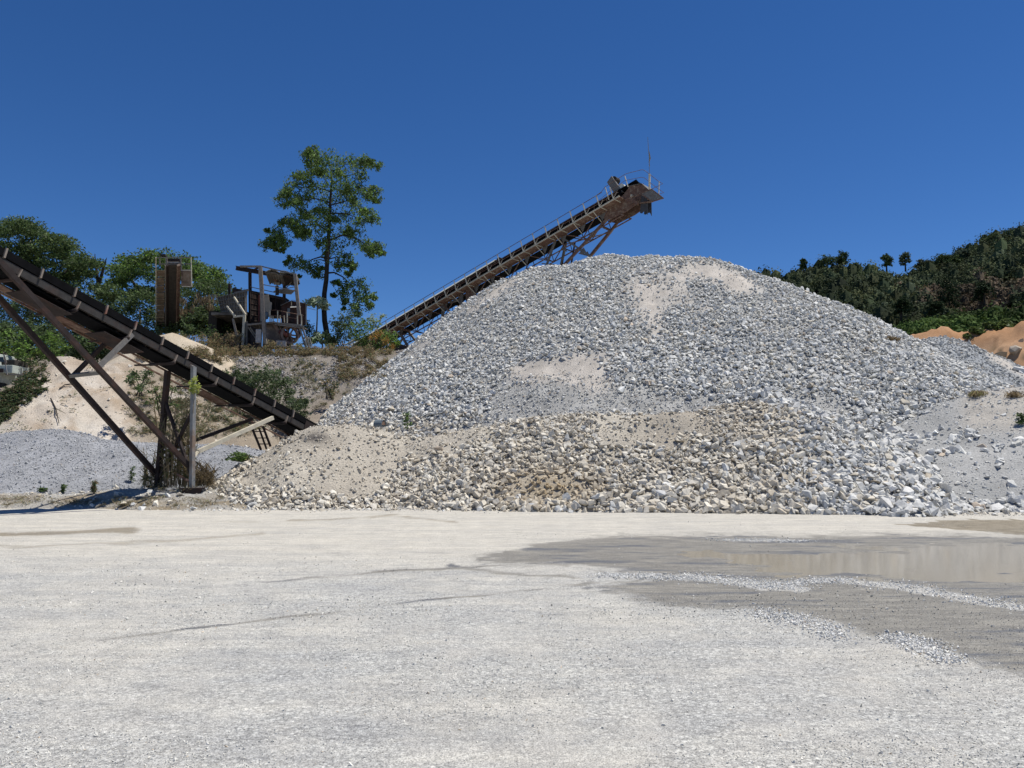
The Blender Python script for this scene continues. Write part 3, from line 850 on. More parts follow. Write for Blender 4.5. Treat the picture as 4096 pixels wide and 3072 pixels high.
# ================================================================== HEAPS
def heap_stones(key, n, fn, x0, x1, y0, y1, sizefn, colfn, back=-0.1, tilt=0.55, lift=0.12):
    xx = rng.uniform(x0, x1, n); yy = rng.uniform(y0, y1, n)
    z = fn(xx, yy)
    top = H(xx, yy)
    ok = (z > top - 0.06) & (z > -0.05)
    xx, yy, z = xx[ok], yy[ok], z[ok]
    u, v, d = proj(xx, yy, z)
    nr = normals(fn, xx, yy)
    vd = np.stack([-xx, -yy, 1.6 - z], 1); vd /= np.linalg.norm(vd, axis=1)[:, None]
    ok = (u > -350) & (u < 4450) & ((nr * vd).sum(1) > back)
    xx, yy, z, u, v, nr = xx[ok], yy[ok], z[ok], u[ok], v[ok], nr[ok]
    s = sizefn(xx, yy, u, v)
    ok = s > 0
    xx, yy, z, u, v, nr, s = xx[ok], yy[ok], z[ok], u[ok], v[ok], nr[ok], s[ok]
    pos = np.stack([xx, yy, z], 1) + nr * (s * lift)[:, None]
    return pos, s, nr, colfn(xx, yy, u, v, len(xx))

def size_main(x, y, u, v):
    band = fbm(x * 0.25 + 0.8 * fbm(x * 0.4, y * 0.4, 261), y * 0.12, 262, 4)
    s = 0.168 * np.exp(np.clip(rng.normal(0, 0.36, len(x)), -1.1, 0.85)) * (1 + 0.5 * band)
    low = sstep(1500, 1900, v) * sstep(2600, 3200, u)
    s = s * (1 + 0.35 * low) * (0.88 + 0.14 * sstep(1100, 1600, v))
    ms = soft(x, y, u, v, SAND_MAIN)
    mf = np.maximum(soft(x, y, u, v, FINE_MAIN), soft(x, y, u, v, SAND_MAIN[:1]) * (v > 1500) * 0.7)
    mt = soft(x, y, u, v, SAND_SOFT) * sstep(-0.08, 0.06, fbm(x * 0.7, y * 0.7, 203))
    r, r2 = rng.uniform(0, 1, len(x)), rng.uniform(0, 1, len(x))
    s = np.where(r2 < mt * 0.9, np.where(r < 0.45, 0.11 * np.exp(rng.normal(0, 0.4, len(x))), 0), s)
    s = np.where(r2 < ms, np.where(r < 0.14, 0.07 * np.exp(rng.normal(0, 0.45, len(x))), 0), s)
    s = np.where(r2 < mf, 0.085 * np.exp(rng.normal(0, 0.3, len(x))), s)
    return s
def colr_main(x, y, u, v, n):
    c = pick(n, GRAYS, GRAYW)
    t = pick(n, TANS)
    k = (rng.uniform(0, 1, n) < 0.05 + 0.5 * sstep(3250, 3050, u) * sstep(1640, 1700, v))[:, None]
    return np.where(k, t, c)

def heap_part(name, parts, parent, keep_big=0, variants=STONES, mat=None, label=None):
    """joined stones as one part; the keep_big largest-looking ones become objects of their own"""
    pos, s, nr, col = parts
    u, v, d = proj(pos[:, 0], pos[:, 1], pos[:, 2])
    look = s / d
    inview = (u > 5) & (u < 4090) & (v < 3000)
    order = np.argsort(-(look * inview))
    big = order[:keep_big]
    rest = np.setdiff1d(np.arange(len(s)), big)
    o = link(name, stones_mesh(name, variants, pos[rest], s[rest], col[rest], nr[rest]), parent)
    o['kind'] = 'stuff'
    if keep_big:
        meshes = {}
        R = rand_rot(len(big), nr[big], 0.45)
        for j, b in enumerate(big):
            key = (j % len(variants), (j // len(variants)) % 4)
            if key not in meshes:
                sv, sf = variants[key[0]]
                meshes[key] = np_mesh('stone', sv * rng.uniform(0.85, 1.2, (1, 3)), sf, mat or M['stone'], np.tile(col[b], (len(sv), 1)))
            so = bpy.data.objects.new('stone', meshes[key]); COL.objects.link(so); so.parent = parent
            m4 = Matrix(R[j].tolist()).to_4x4(); m4.translation = V(pos[b]); m4 = m4 @ Matrix.Scale(float(s[b]) * 1.08, 4)
            so.matrix_basis = m4
    return o

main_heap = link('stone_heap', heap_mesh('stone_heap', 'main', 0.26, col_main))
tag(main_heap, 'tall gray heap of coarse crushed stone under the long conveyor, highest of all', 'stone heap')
pm_ = heap_stones('main', 330000, h_main, -12, 34, 21, 56, size_main, colr_main, tilt=0.42, lift=0.27)
vis = len(pm_[1]); print('main stones', vis)
lim = 52000
if vis > lim:
    sel = rng.choice(vis, lim, replace=False); pm_ = tuple(q[sel] for q in pm_)
heap_part('loose_stone', pm_, main_heap, 220)

berm = link('rubble_bank', heap_mesh('rubble_bank', 'berm', 0.16, col_berm))
tag(berm, 'low beige bank of dirt and angular rubble along the foot of the gray heap', 'rubble bank')
def size_berm(x, y, u, v):
    sand = rng.uniform(0, 1, len(x)) < soft(x, y, u, v, SAND_BERM, 60, 0.9)
    tan = ((u - 2190) / 170) ** 2 + ((v - 1950) / 55) ** 2 < 1
    cl = fbm(x * 0.8, y * 0.8, 207) + 0.3 * fbm(x * 3, y * 3, 208)
    r = rng.uniform(0, 1, len(x))
    s = 0.142 * np.exp(np.clip(rng.normal(0, 0.40, len(x)), -1, 0.75))
    grow = 1 + 0.2 * sstep(1500, 2600, u) + 0.12 * sstep(1850, 2040, v)
    s = s * grow
    s = np.where(sand, np.where(((cl > 0.10) & (r < 0.5)) | (r < 0.05), s * 0.72, np.where(r < 0.35, 0.06 * np.exp(rng.normal(0, 0.4, len(x))), 0)), s)
    s = np.where(tan & ~sand, np.where(r < 0.35, s * 0.7, 0), s)
    fines = fbm(x * 0.5, y * 0.5, 263, 4) + 0.25 * fbm(x * 2, y * 2, 264) - 0.12 * sstep(1800, 1980, v)
    s = np.where((fines > 0.03) & ~sand & (u < 3100), np.where(r < 0.62, s * 0.8, 0), s)
    s = np.where((v < 1660 + 0.03 * u) & ~sand, np.where(r < 0.6, s * 0.85, 0), s)
    return s
def colr_berm(x, y, u, v, n):
    c = pick(n, TANS); g = pick(n, GRAYS, GRAYW)
    g = np.where((u < 3000)[:, None], g * 0.85, g)
    k = (rng.uniform(0, 1, n) < 0.02 + 0.9 * sstep(3020, 3330, u + 60 * fbm(x, y, 209)))[:, None]
    c = np.where(k, g, c)
    tan = np.exp(-(((u - 2190) / 190) ** 2 + ((v - 1950) / 70) ** 2))[:, None]
    return c * (1 - 0.3 * tan * np.array([[0.6, 1.0, 1.6]]))
pb = heap_stones('berm', 56000, h_berm, -10, 13, 19, 30, size_berm, colr_berm, lift=0.22)
print('berm stones', len(pb[1]))
heap_part('loose_stone', pb, berm, 300)

n_ = 2600
tx = rng.uniform(-9.5, 16, n_); f0 = np.array([1.0])
ty = 21.0 + np.where(tx < 4, 2.3, 2.3 - 0.19 * (tx - 4)) - np.abs(rng.normal(0, 0.55, n_)) + 0.7
tz = h_ground(tx, ty); top_ = H(tx, ty, skip=()); okk = top_ < tz + 0.03
tx, ty, tz = tx[okk], ty[okk], tz[okk]
ts = np.where(rng.uniform(0, 1, len(tx)) < 0.12, 0.10, 0.045) * np.exp(rng.normal(0, 0.4, len(tx)))
so_ = link('stray_stone', stones_mesh('stray_stone', STONES, np.stack([tx, ty, tz + ts * 0.15], 1), ts, pick(len(tx), TANS + GRAYS[:3]), None, 0.4), berm); so_['kind'] = 'stuff'

def col_small(x, y, z):
    u, v, d = proj(x, y, z)
    st = fbm((x + y * 0.2) * 0.9 + 2 * fbm(x * 0.5, y * 0.5, 211), (x * 0.5 - y) * 0.15, 210, 5)
    return mixc((0.33, 0.345, 0.36), (0.50, 0.46, 0.41), sstep(0.02, 0.22, st))
small = link('stone_heap', heap_mesh('stone_heap', 'small', 0.3, col_small))
tag(small, 'smaller streaked heap of dark gray stone between the tall heap and the orange cut', 'stone heap')
def size_small(x, y, u, v):
    st = fbm((x + y * 0.2) * 0.9 + 2 * fbm(x * 0.5, y * 0.5, 211), (x * 0.5 - y) * 0.15, 210, 5)
    s = 0.11 * np.exp(rng.normal(0, 0.38, len(x)))
    return np.where((st > 0.06) & (rng.uniform(0, 1, len(x)) < 0.75), 0, s)
ps = heap_stones('small', 70000, h_small, 14, 44, 28, 50, size_small, lambda x, y, u, v, n: pick(n, GRAYS, GRAYW) * 0.78)
print('small stones', len(ps[1]))
if len(ps[1]) > 17000:
    sel = rng.choice(len(ps[1]), 17000, replace=False); ps = tuple(q[sel] for q in ps)
heap_part('loose_stone', ps, small)

def col_dust(x, y, z):
    u, v, d = proj(x, y, z)
    n = np.clip(0.5 + fbm(x * 0.5, y * 0.5, 213) * 2, 0, 1)
    c = mixc((0.32, 0.32, 0.31), (0.42, 0.415, 0.40), n)
    return mixc(c, (0.43, 0.40, 0.355), sstep(1760, 1680, v) * sstep(3800, 3900, u))
dust = link('dusty_slope', heap_mesh('dusty_slope', 'dust', 0.22, col_dust))
tag(dust, 'smooth pale gray slope of quarry dust with a few scattered rocks at its foot', 'dust heap')
def size_dust(x, y, u, v):
    r = rng.uniform(0, 1, len(x))
    cl = 0.07 + fbm(x * 0.7, y * 0.7, 214) + 0.25 * fbm(x * 2.5, y * 2.5, 215) + 0.12 * sstep(1960, 2050, v) - 0.15 * sstep(1850, 1700, v) + 0.3 * sstep(3700, 3520, u)
    s = 0.24 * np.exp(rng.normal(0, 0.38, len(x)))
    return np.where((cl > 0.16) & (r < 0.6), s, np.where(r < 0.03, s * 0.8, np.where(r < 0.8, 0.05 * np.exp(rng.normal(0, 0.5, len(x))), 0)))
pd = heap_stones('dust', 26000, h_dust, 9, 26, 18, 36, size_dust, lambda x, y, u, v, n: pick(n, GRAYS, GRAYW), lift=0.08)
heap_part('loose_stone', pd, dust, 60)

def col_gravel(x, y, z):
    n = np.clip(0.5 + fbm(x * 0.8, y * 0.8, 217) * 2, 0, 1)
    f = np.clip(0.5 + fbm(x * 9, y * 9, 218, 2) * 2, 0, 1)
    c = mixc((0.25, 0.255, 0.27), (0.33, 0.335, 0.35), n)
    return c * (0.85 + 0.3 * f)[:, None]
gravel_heap = link('gravel_heap', heap_mesh('gravel_heap', 'gravel', 0.16, col_gravel))
tag(gravel_heap, 'low wide heap of fine blue gray gravel behind the near conveyor legs', 'gravel heap')
pg = heap_stones('gravel', 60000, h_gravel, -30, -6, 24, 36, lambda x, y, u, v: 0.055 * np.exp(rng.normal(0, 0.4, len(x))), lambda x, y, u, v, n: pick(n, GRAYS, GRAYW) * np.array([[0.72, 0.735, 0.78]]))
sel = rng.choice(len(pg[1]), min(15000, len(pg[1])), replace=False); pg = tuple(q[sel] for q in pg)
heap_part('loose_gravel', pg, gravel_heap, 0, PEBBLES)

def col_bank(x, y, z):
    n = np.clip(0.5 + fbm(x * 1.0, y * 1.0, 219) * 2.5, 0, 1)
    c = mixc((0.32, 0.29, 0.245), (0.42, 0.41, 0.385), n)
    return mixc(c, (0.27, 0.22, 0.15), sstep(0.1, 0.3, fbm(x * 0.6, y * 1.5, 220)))
bank = link('dirt_bank', heap_mesh('dirt_bank', 'bank', 0.12, col_bank))
tag(bank, kind='structure')
pk = heap_stones('bank', 5000, h_bank, -22, -6, 22.6, 28, lambda x, y, u, v: np.where(rng.uniform(0, 1, len(x)) < 0.06 + 0.5 * sstep(850, 1000, u), 0.17, 0.05) * np.exp(rng.normal(0, 0.4, len(x))), lambda x, y, u, v, n: pick(n, TANS + GRAYS[:3]))
heap_part('loose_stone', pk, bank)

def col_sand(x, y, z):
    u, v, d = proj(x, y, z)
    n = np.clip(0.5 + fbm(x * 0.45, y * 0.45, 221) * 2.4, 0, 1)
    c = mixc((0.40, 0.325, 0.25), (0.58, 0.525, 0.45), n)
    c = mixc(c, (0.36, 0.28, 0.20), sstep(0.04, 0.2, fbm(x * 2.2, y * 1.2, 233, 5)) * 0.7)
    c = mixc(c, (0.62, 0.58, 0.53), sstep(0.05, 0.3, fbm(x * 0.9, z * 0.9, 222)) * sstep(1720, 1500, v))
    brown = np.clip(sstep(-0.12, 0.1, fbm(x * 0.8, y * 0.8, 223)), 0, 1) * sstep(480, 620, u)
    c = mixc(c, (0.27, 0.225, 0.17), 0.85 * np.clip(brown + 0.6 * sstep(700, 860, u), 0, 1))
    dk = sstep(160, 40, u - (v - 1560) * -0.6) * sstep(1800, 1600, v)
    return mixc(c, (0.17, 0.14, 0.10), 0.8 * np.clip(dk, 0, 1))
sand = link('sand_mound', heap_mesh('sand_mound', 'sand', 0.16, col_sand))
tag(sand, 'eroded cream coloured sand mound behind the fine gravel, weeds on its crest', 'sand mound')
pq = heap_stones('sand', 9000, h_sand, -34, -8, 28, 46, lambda x, y, u, v: np.where(rng.uniform(0, 1, len(x)) < 0.25, 0.09 * np.exp(rng.normal(0, 0.5, len(x))), 0), lambda x, y, u, v, n: pick(n, TANS))
heap_part('loose_stone', pq, sand)
pale = link('sand_heap', heap_mesh('sand_heap', 'pale', 0.3, lambda x, y, z: mixc((0.50, 0.41, 0.30), (0.58, 0.50, 0.39), np.clip(0.5 + fbm(x, y, 225) * 2, 0, 1))))
tag(pale, 'small smooth tan sand heap below the upright bucket conveyor tower', 'sand heap')

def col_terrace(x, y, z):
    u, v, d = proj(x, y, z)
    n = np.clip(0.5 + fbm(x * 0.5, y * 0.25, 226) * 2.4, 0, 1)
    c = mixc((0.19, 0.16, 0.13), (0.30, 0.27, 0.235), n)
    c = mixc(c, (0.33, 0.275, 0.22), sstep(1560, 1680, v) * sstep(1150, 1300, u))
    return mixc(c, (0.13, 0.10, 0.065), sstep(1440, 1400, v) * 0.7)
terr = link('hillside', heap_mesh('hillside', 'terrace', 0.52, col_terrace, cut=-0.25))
tag(terr, kind='structure')
pt = heap_stones('terrace', 26000, h_terrace, -24, -2, 38, 52, lambda x, y, u, v: np.where(fbm(x * 0.6, y * 0.4, 227) > -0.12, 0.10 * np.exp(rng.normal(0, 0.45, len(x))), 0), lambda x, y, u, v, n: pick(n, [(0.36, 0.34, 0.32), (0.30, 0.28, 0.26), (0.46, 0.44, 0.42), (0.25, 0.21, 0.18)]))
if len(pt[1]) > 9000:
    sel = rng.choice(len(pt[1]), 9000, replace=False); pt = tuple(q[sel] for q in pt)
o_ = heap_part('loose_stone', pt, terr)

# far right: orange cut bank, green bench, forested hill
def col_cut(x, y, z):
    n = np.clip(0.5 + fbm(x * 0.15, z * 0.5, 228) * 2.6, 0, 1)
    c = mixc((0.40, 0.215, 0.105), (0.50, 0.31, 0.18), n)
    u, v, d = proj(x, y, z)
    rock = sstep(0.0, 0.15, fbm(x * 0.25, z * 0.35, 229)) * sstep(1400, 1460, v)
    c = mixc(c, (0.43, 0.33, 0.235), rock)
    c = mixc(c, (0.52, 0.51, 0.50), sstep(1470, 1520, v) * sstep(3950, 4050, u))
    return mixc(c, (0.11, 0.09, 0.05), sstep(0.16, 0.26, fbm(x * 0.3, z * 0.8, 230)))
cutb = tag(link('cut_bank', heap_mesh('cut_bank', 'cut', 0.5, col_cut)), kind='structure')
bench = tag(link('grassy_bench', heap_mesh('grassy_bench', 'bench', 1.2, lambda x, y, z: np.tile((0.05, 0.06, 0.025), (len(x), 1)))), kind='structure')
def col_hill(x, y, z):
    n = np.clip(0.5 + fbm(x * 0.05, y * 0.05, 231) * 2.6, 0, 1)
    return mixc((0.035, 0.04, 0.02), (0.11, 0.085, 0.05), n)
hill = tag(link('hill', heap_mesh('hill', 'hill', 3.0, col_hill)), kind='structure')

if 0: print('triangles', sum(len(m.polygons) * (1 if len(m.polygons) > 0 and m.polygons[0].loop_total == 3 else 2) for m in bpy.data.meshes))

# ================================================================== NEAR CONVEYOR (crosses the left of the picture)
def np3(*a): return np.array(a, float)
UZ = np3(0, 0, 1)

def near_conveyor():
    Pa = P(285.4 * 4, 419.7 * 4, 29.0)
    Pb = P(17.9 * 4, 274.7 * 4, 20.3)
    d = (Pb - Pa) / np.linalg.norm(Pb - Pa)
    step = np.linalg.norm(Pb - Pa) / 6.0
    dh = np3(d[0], d[1], 0); dh /= np.linalg.norm(dh)
    n = np3(-dh[1], dh[0], 0)              # towards the far side
    if n[1] < 0: n = -n
    up = np.cross(d, n); up = up if up[2] > 0 else -up
    W = 0.98
    def C(s, a=0.0, h=0.0): return Pa + d * s + n * a + up * (h + 0.10)
    S0, S1 = -2.1, 8.6 * step
    base = C(S0, W / 2); base[2] = 0
    root = empty('conveyor', base, 'dark rusty belt conveyor on steel legs rising out of the frame beside the gravel heap', 'conveyor')
    # stringer channels
    for a, sd in ((0.0, n), (W, -n)):
        MB().channel(C(S0, a), C(S1, a), 0.20, 0.075, 0.014, side=sd, up=up).build('stringer', M['stringer'], root)
    # belts
    b = MB()
    prof = [(0.02, 0.33), (0.20, 0.23), (W - 0.20, 0.23), (W - 0.02, 0.33)]
    vs = []
    for s in (S0 - 0.1, S1):
        for a, h in prof: vs.append(C(s, a, h))
        for a, h in prof[::-1]: vs.append(C(s, a, h - 0.035))
    b.add(vs, [(k, (k + 1) % 8, 8 + (k + 1) % 8, 8 + k) for k in range(8)] + [tuple(range(8))[::-1], tuple(range(8, 16))])
    # skirt that hangs along the near edge of the carrying belt
    b.bar(C(S0 - 0.1, -0.015, 0.235), C(S1, -0.015, 0.235), 0.02, 0.21, up)
    b.bar(C(S0 - 0.1, W + 0.015, 0.235), C(S1, W + 0.015, 0.235), 0.02, 0.21, up)
    b.build('carrying_belt', M['belt'], root)
    MB().bar(C(S0, W / 2, -0.16), C(S1, W / 2, -0.16), W - 0.22, 0.03, up).build('return_belt', M['belt'], root)
    # carrying idler brackets, stood on the stringer
    k = 0; s = -0.15 * step
    while s < S1 - 0.3:
        m = MB()
        m.bar(C(s, -0.05, 0.10), C(s + 0.03, -0.06, 0.36), 0.065, 0.05, up=d)
        m.bar(C(s, -0.05, 0.115), C(s, W + 0.05, 0.115), 0.05, 0.03, up)
        m.bar(C(s, W + 0.05, 0.10), C(s + 0.03, W + 0.06, 0.36), 0.065, 0.05, up=d)
        o = m.build('idler_bracket', M['rust_light'], root)
        r = MB()
        for q0, q1 in (((0.0, 0.30), (0.24, 0.17)), ((0.27, 0.165), (W - 0.27, 0.165)), ((W - 0.24, 0.17), (W, 0.30))):
            r.pole([C(s, q0[0], q0[1] - 0.02), C(s, q1[0], q1[1] - 0.02)], [0.045, 0.045], 8)
        sub(o, r, 'roller', M['rust_dark'], root, smooth=True)
        s += step * 0.585
    # return idler hangers
    for k in range(-1, 9):
        s = step * k
        m = MB()
        m.bar(C(s - 0.02, -0.035, 0.06), C(s, -0.035, -0.22), 0.07, 0.03, up=d)
        m.bar(C(s - 0.02, W + 0.035, 0.06), C(s, W + 0.035, -0.22), 0.07, 0.03, up=d)
        o = m.build('return_bracket', M['rust_light'], root)
        sub(o, MB().pole([C(s, -0.07, -0.215), C(s, W + 0.07, -0.215)], [0.05, 0.05], 8), 'roller', M['rust_dark'], root, smooth=True)
        MB().bar(C(s + 0.8, 0, -0.07), C(s + 0.8, W, -0.07), 0.06, 0.05, up).build('cross_member', M['rust_dark'], root)
    # walkway on the far side: two rails, ties, a few loose plates
    for a in (W + 0.16, W + 0.72):
        MB().bar(C(S0 + 0.3, a, -0.12), C(S1, a, -0.12), 0.06, 0.045, up).build('walkway_rail', M['rust_brown'], root)
    for k in range(-1, 9):
        MB().bar(C(step * k, -0.02, -0.26), C(step * k, W + 0.80, -0.20), 0.045, 0.04, up).build('walkway_bearer', M['rust_dark'], root)
    for s0, s1 in ((3.5 * step, 4.8 * step), (4.95 * step, 6.4 * step), (6.5 * step, 8.5 * step), (0.9 * step, 1.6 * step)):
        MB().bar(C(s0, W + 0.44, -0.085), C(s1, W + 0.44, -0.085), 0.5, 0.02, up).build('walkway_plate', M['rust_brown'], root)
    # lower plates between the stringers towards the top
    for s0, s1 in ((3.6 * step, 4.4 * step), (5.0 * step, 5.8 * step), (6.3 * step, 7.2 * step)):
        MB().bar(C(s0, W / 2, -0.34), C(s1, W / 2, -0.34), W - 0.1, 0.02, up).build('belly_plate', M['rust_dark'], root)

    near_pt, far_pt = C(0, 0), C(0, W)
    def onN(u, v, off=0.0): return on_plane(u, v, near_pt - n * off, n)
    def onF(u, v, off=0.0): return on_plane(u, v, far_pt + n * off, n)
    # post B (near) and post A (far, splayed)
    Bt = onN(765, 1468, 0.06); Bb = P(768, 1957, 25.1)
    At = onF(671, 1483, 0.05); Ab = P(629, 1948, 26.3)
    Bt = np3(Bb[0] + (Bt[0] - Bb[0]) * 0.6, Bt[1], Bt[2])
    MB().bar(Bb, Bt, 0.125, 0.125, up=n).bar(Bt, C(2.62 * step, -0.03, -0.02), 0.15, 0.05, up=n).build('support_post', M['galv'], root)
    MB().bar(Ab, At, 0.15, 0.15, up=n).build('support_post', M['rust_dark'], root)
    for q, w in ((Bb, 0.75), (Ab, 0.6)):
        MB().box(q + np3(0, 0, 0.02), w, 0.45, 0.05, 0.3).box(q + np3(0, 0, -0.12), w * 0.75, 0.4, 0.24, 0.3).build('base_plate', M['rust_dark'], root)
    # raking struts that run up under the belt beyond the frame
    Db0 = P(752, 1862, 25.15); Db1 = P(38, 1091, 20.1); e = (Db1 - Db0) / np.linalg.norm(Db1 - Db0)
    MB().bar(Db0, Db1 + e * 0.4, 0.135, 0.135, up=n).build('raking_strut', M['rust_dark'], root)
    Da0 = P(624, 1896, 26.3); Da1 = P(0, 1197, 20.9); e = (Da1 - Da0) / np.linalg.norm(Da1 - Da0)
    MB().bar(Da0, Da1 + e * 1.6, 0.14, 0.14, up=n).build('raking_strut', M['rust_dark'], root)
    def ptA(u): # point on strut A under column u
        for t in np.linspace(0, 1, 400):
            q = Da0 + (Da1 - Da0) * t
            if proj(q[0], q[1], q[2])[0] < u: return q
        return Da1
    def ptB(u):
        for t in np.linspace(0, 1, 400):
            q = Db0 + (Db1 - Db0) * t
            if proj(q[0], q[1], q[2])[0] < u: return q
        return Db1
    def bar(name, a, b, w, mat, h=None): MB().bar(a, b, w, h or w, up=n).build(name, mat, root)
    bar('cross_strut', ptA(275), ptB(407), 0.10, M['steel_gray'])
    bar('brace', ptA(283), onF(436, 1358), 0.11, M['rust_dark'])
    bar('brace', ptB(392), onN(528, 1338), 0.12, M['steel_gray'])
    def lerp(a, b, t): return a + (b - a) * t
    bar('brace', lerp(At, Ab, 0.26), lerp(Bt, Bb, 0.90), 0.085, M['rust_dark'])
    bar('brace', lerp(Bt, Bb, 0.36), lerp(At, Ab, 0.95), 0.085, M['rust_dark'])
    bar('brace', lerp(Bt, Bb, 0.95), lerp(At, Ab, 0.80), 0.06, M['rust_brown'])
    bar('brace', lerp(At, Ab, 0.71), onF(1010, 1676), 0.10, M['rust_dark'])
    k1 = onN(792, 1806)
    MB().bar(lerp(Bt, Bb, 0.75), k1, 0.07, 0.07, up=n).bar(k1, onN(1091, 1671, 0.05), 0.13, 0.11, up=n).build('brace', M['steel_pale'], root)
    # small ladder frame by the buried tail end
    for (u0, v0), (u1, v1) in (((1008, 1712), (1044, 1800)), ((1051, 1704), (1082, 1786))):
        bar('ladder_rail', P(u0, v0, 29.0), P(u1, v1, 29.0), 0.06, M['rust_dark'])
    for v in (1726, 1752, 1776):
        t = (v - 1712) / 88.0
        bar('ladder_rung', P(1008 + 36 * t, v, 29.0), P(1051 + 33 * t, v, 29.0), 0.035, M['rust_dark'])
    bar('tail_leg', P(1036, 1712, 29.6), P(1066, 1796, 29.6), 0.05, M['rust_dark'])
    # tail box half buried in the bank
    MB().plate([C(-1.0, -0.03, 0.26), C(-2.2, -0.03, 0.26), C(-2.2, -0.03, -0.5), C(-1.0, -0.03, -0.12)], 0.02, n).build('tail_guard', M['rust_dark'], root)
    MB().plate([C(-1.0, W + 0.03, 0.26), C(-2.2, W + 0.03, 0.26), C(-2.2, W + 0.03, -0.5), C(-1.0, W + 0.03, -0.12)], 0.02, n).build('tail_guard', M['rust_dark'], root)
    sub_ = MB().disc(C(-1.9, W / 2, -0.02), n, 0.24, W - 0.1, 16).build('tail_pulley', M['rust_dark'], root, smooth=False)
M['rust_light'] = make_mat('sunlit_rusty_bracket', (0.27, 0.225, 0.185), rough=0.8, var=0.35, scale=8, second=(0.20, 0.10, 0.075), second_scale=4, bump=0.1)
M['stringer'] = make_mat('dark_channel_steel', (0.045, 0.042, 0.04), rough=0.75, var=0.35, scale=6, second=(0.055, 0.04, 0.035), second_scale=2.5, bump=0.1)  # near stringers: very dark gray steel with faint brown patches
near_conveyor()

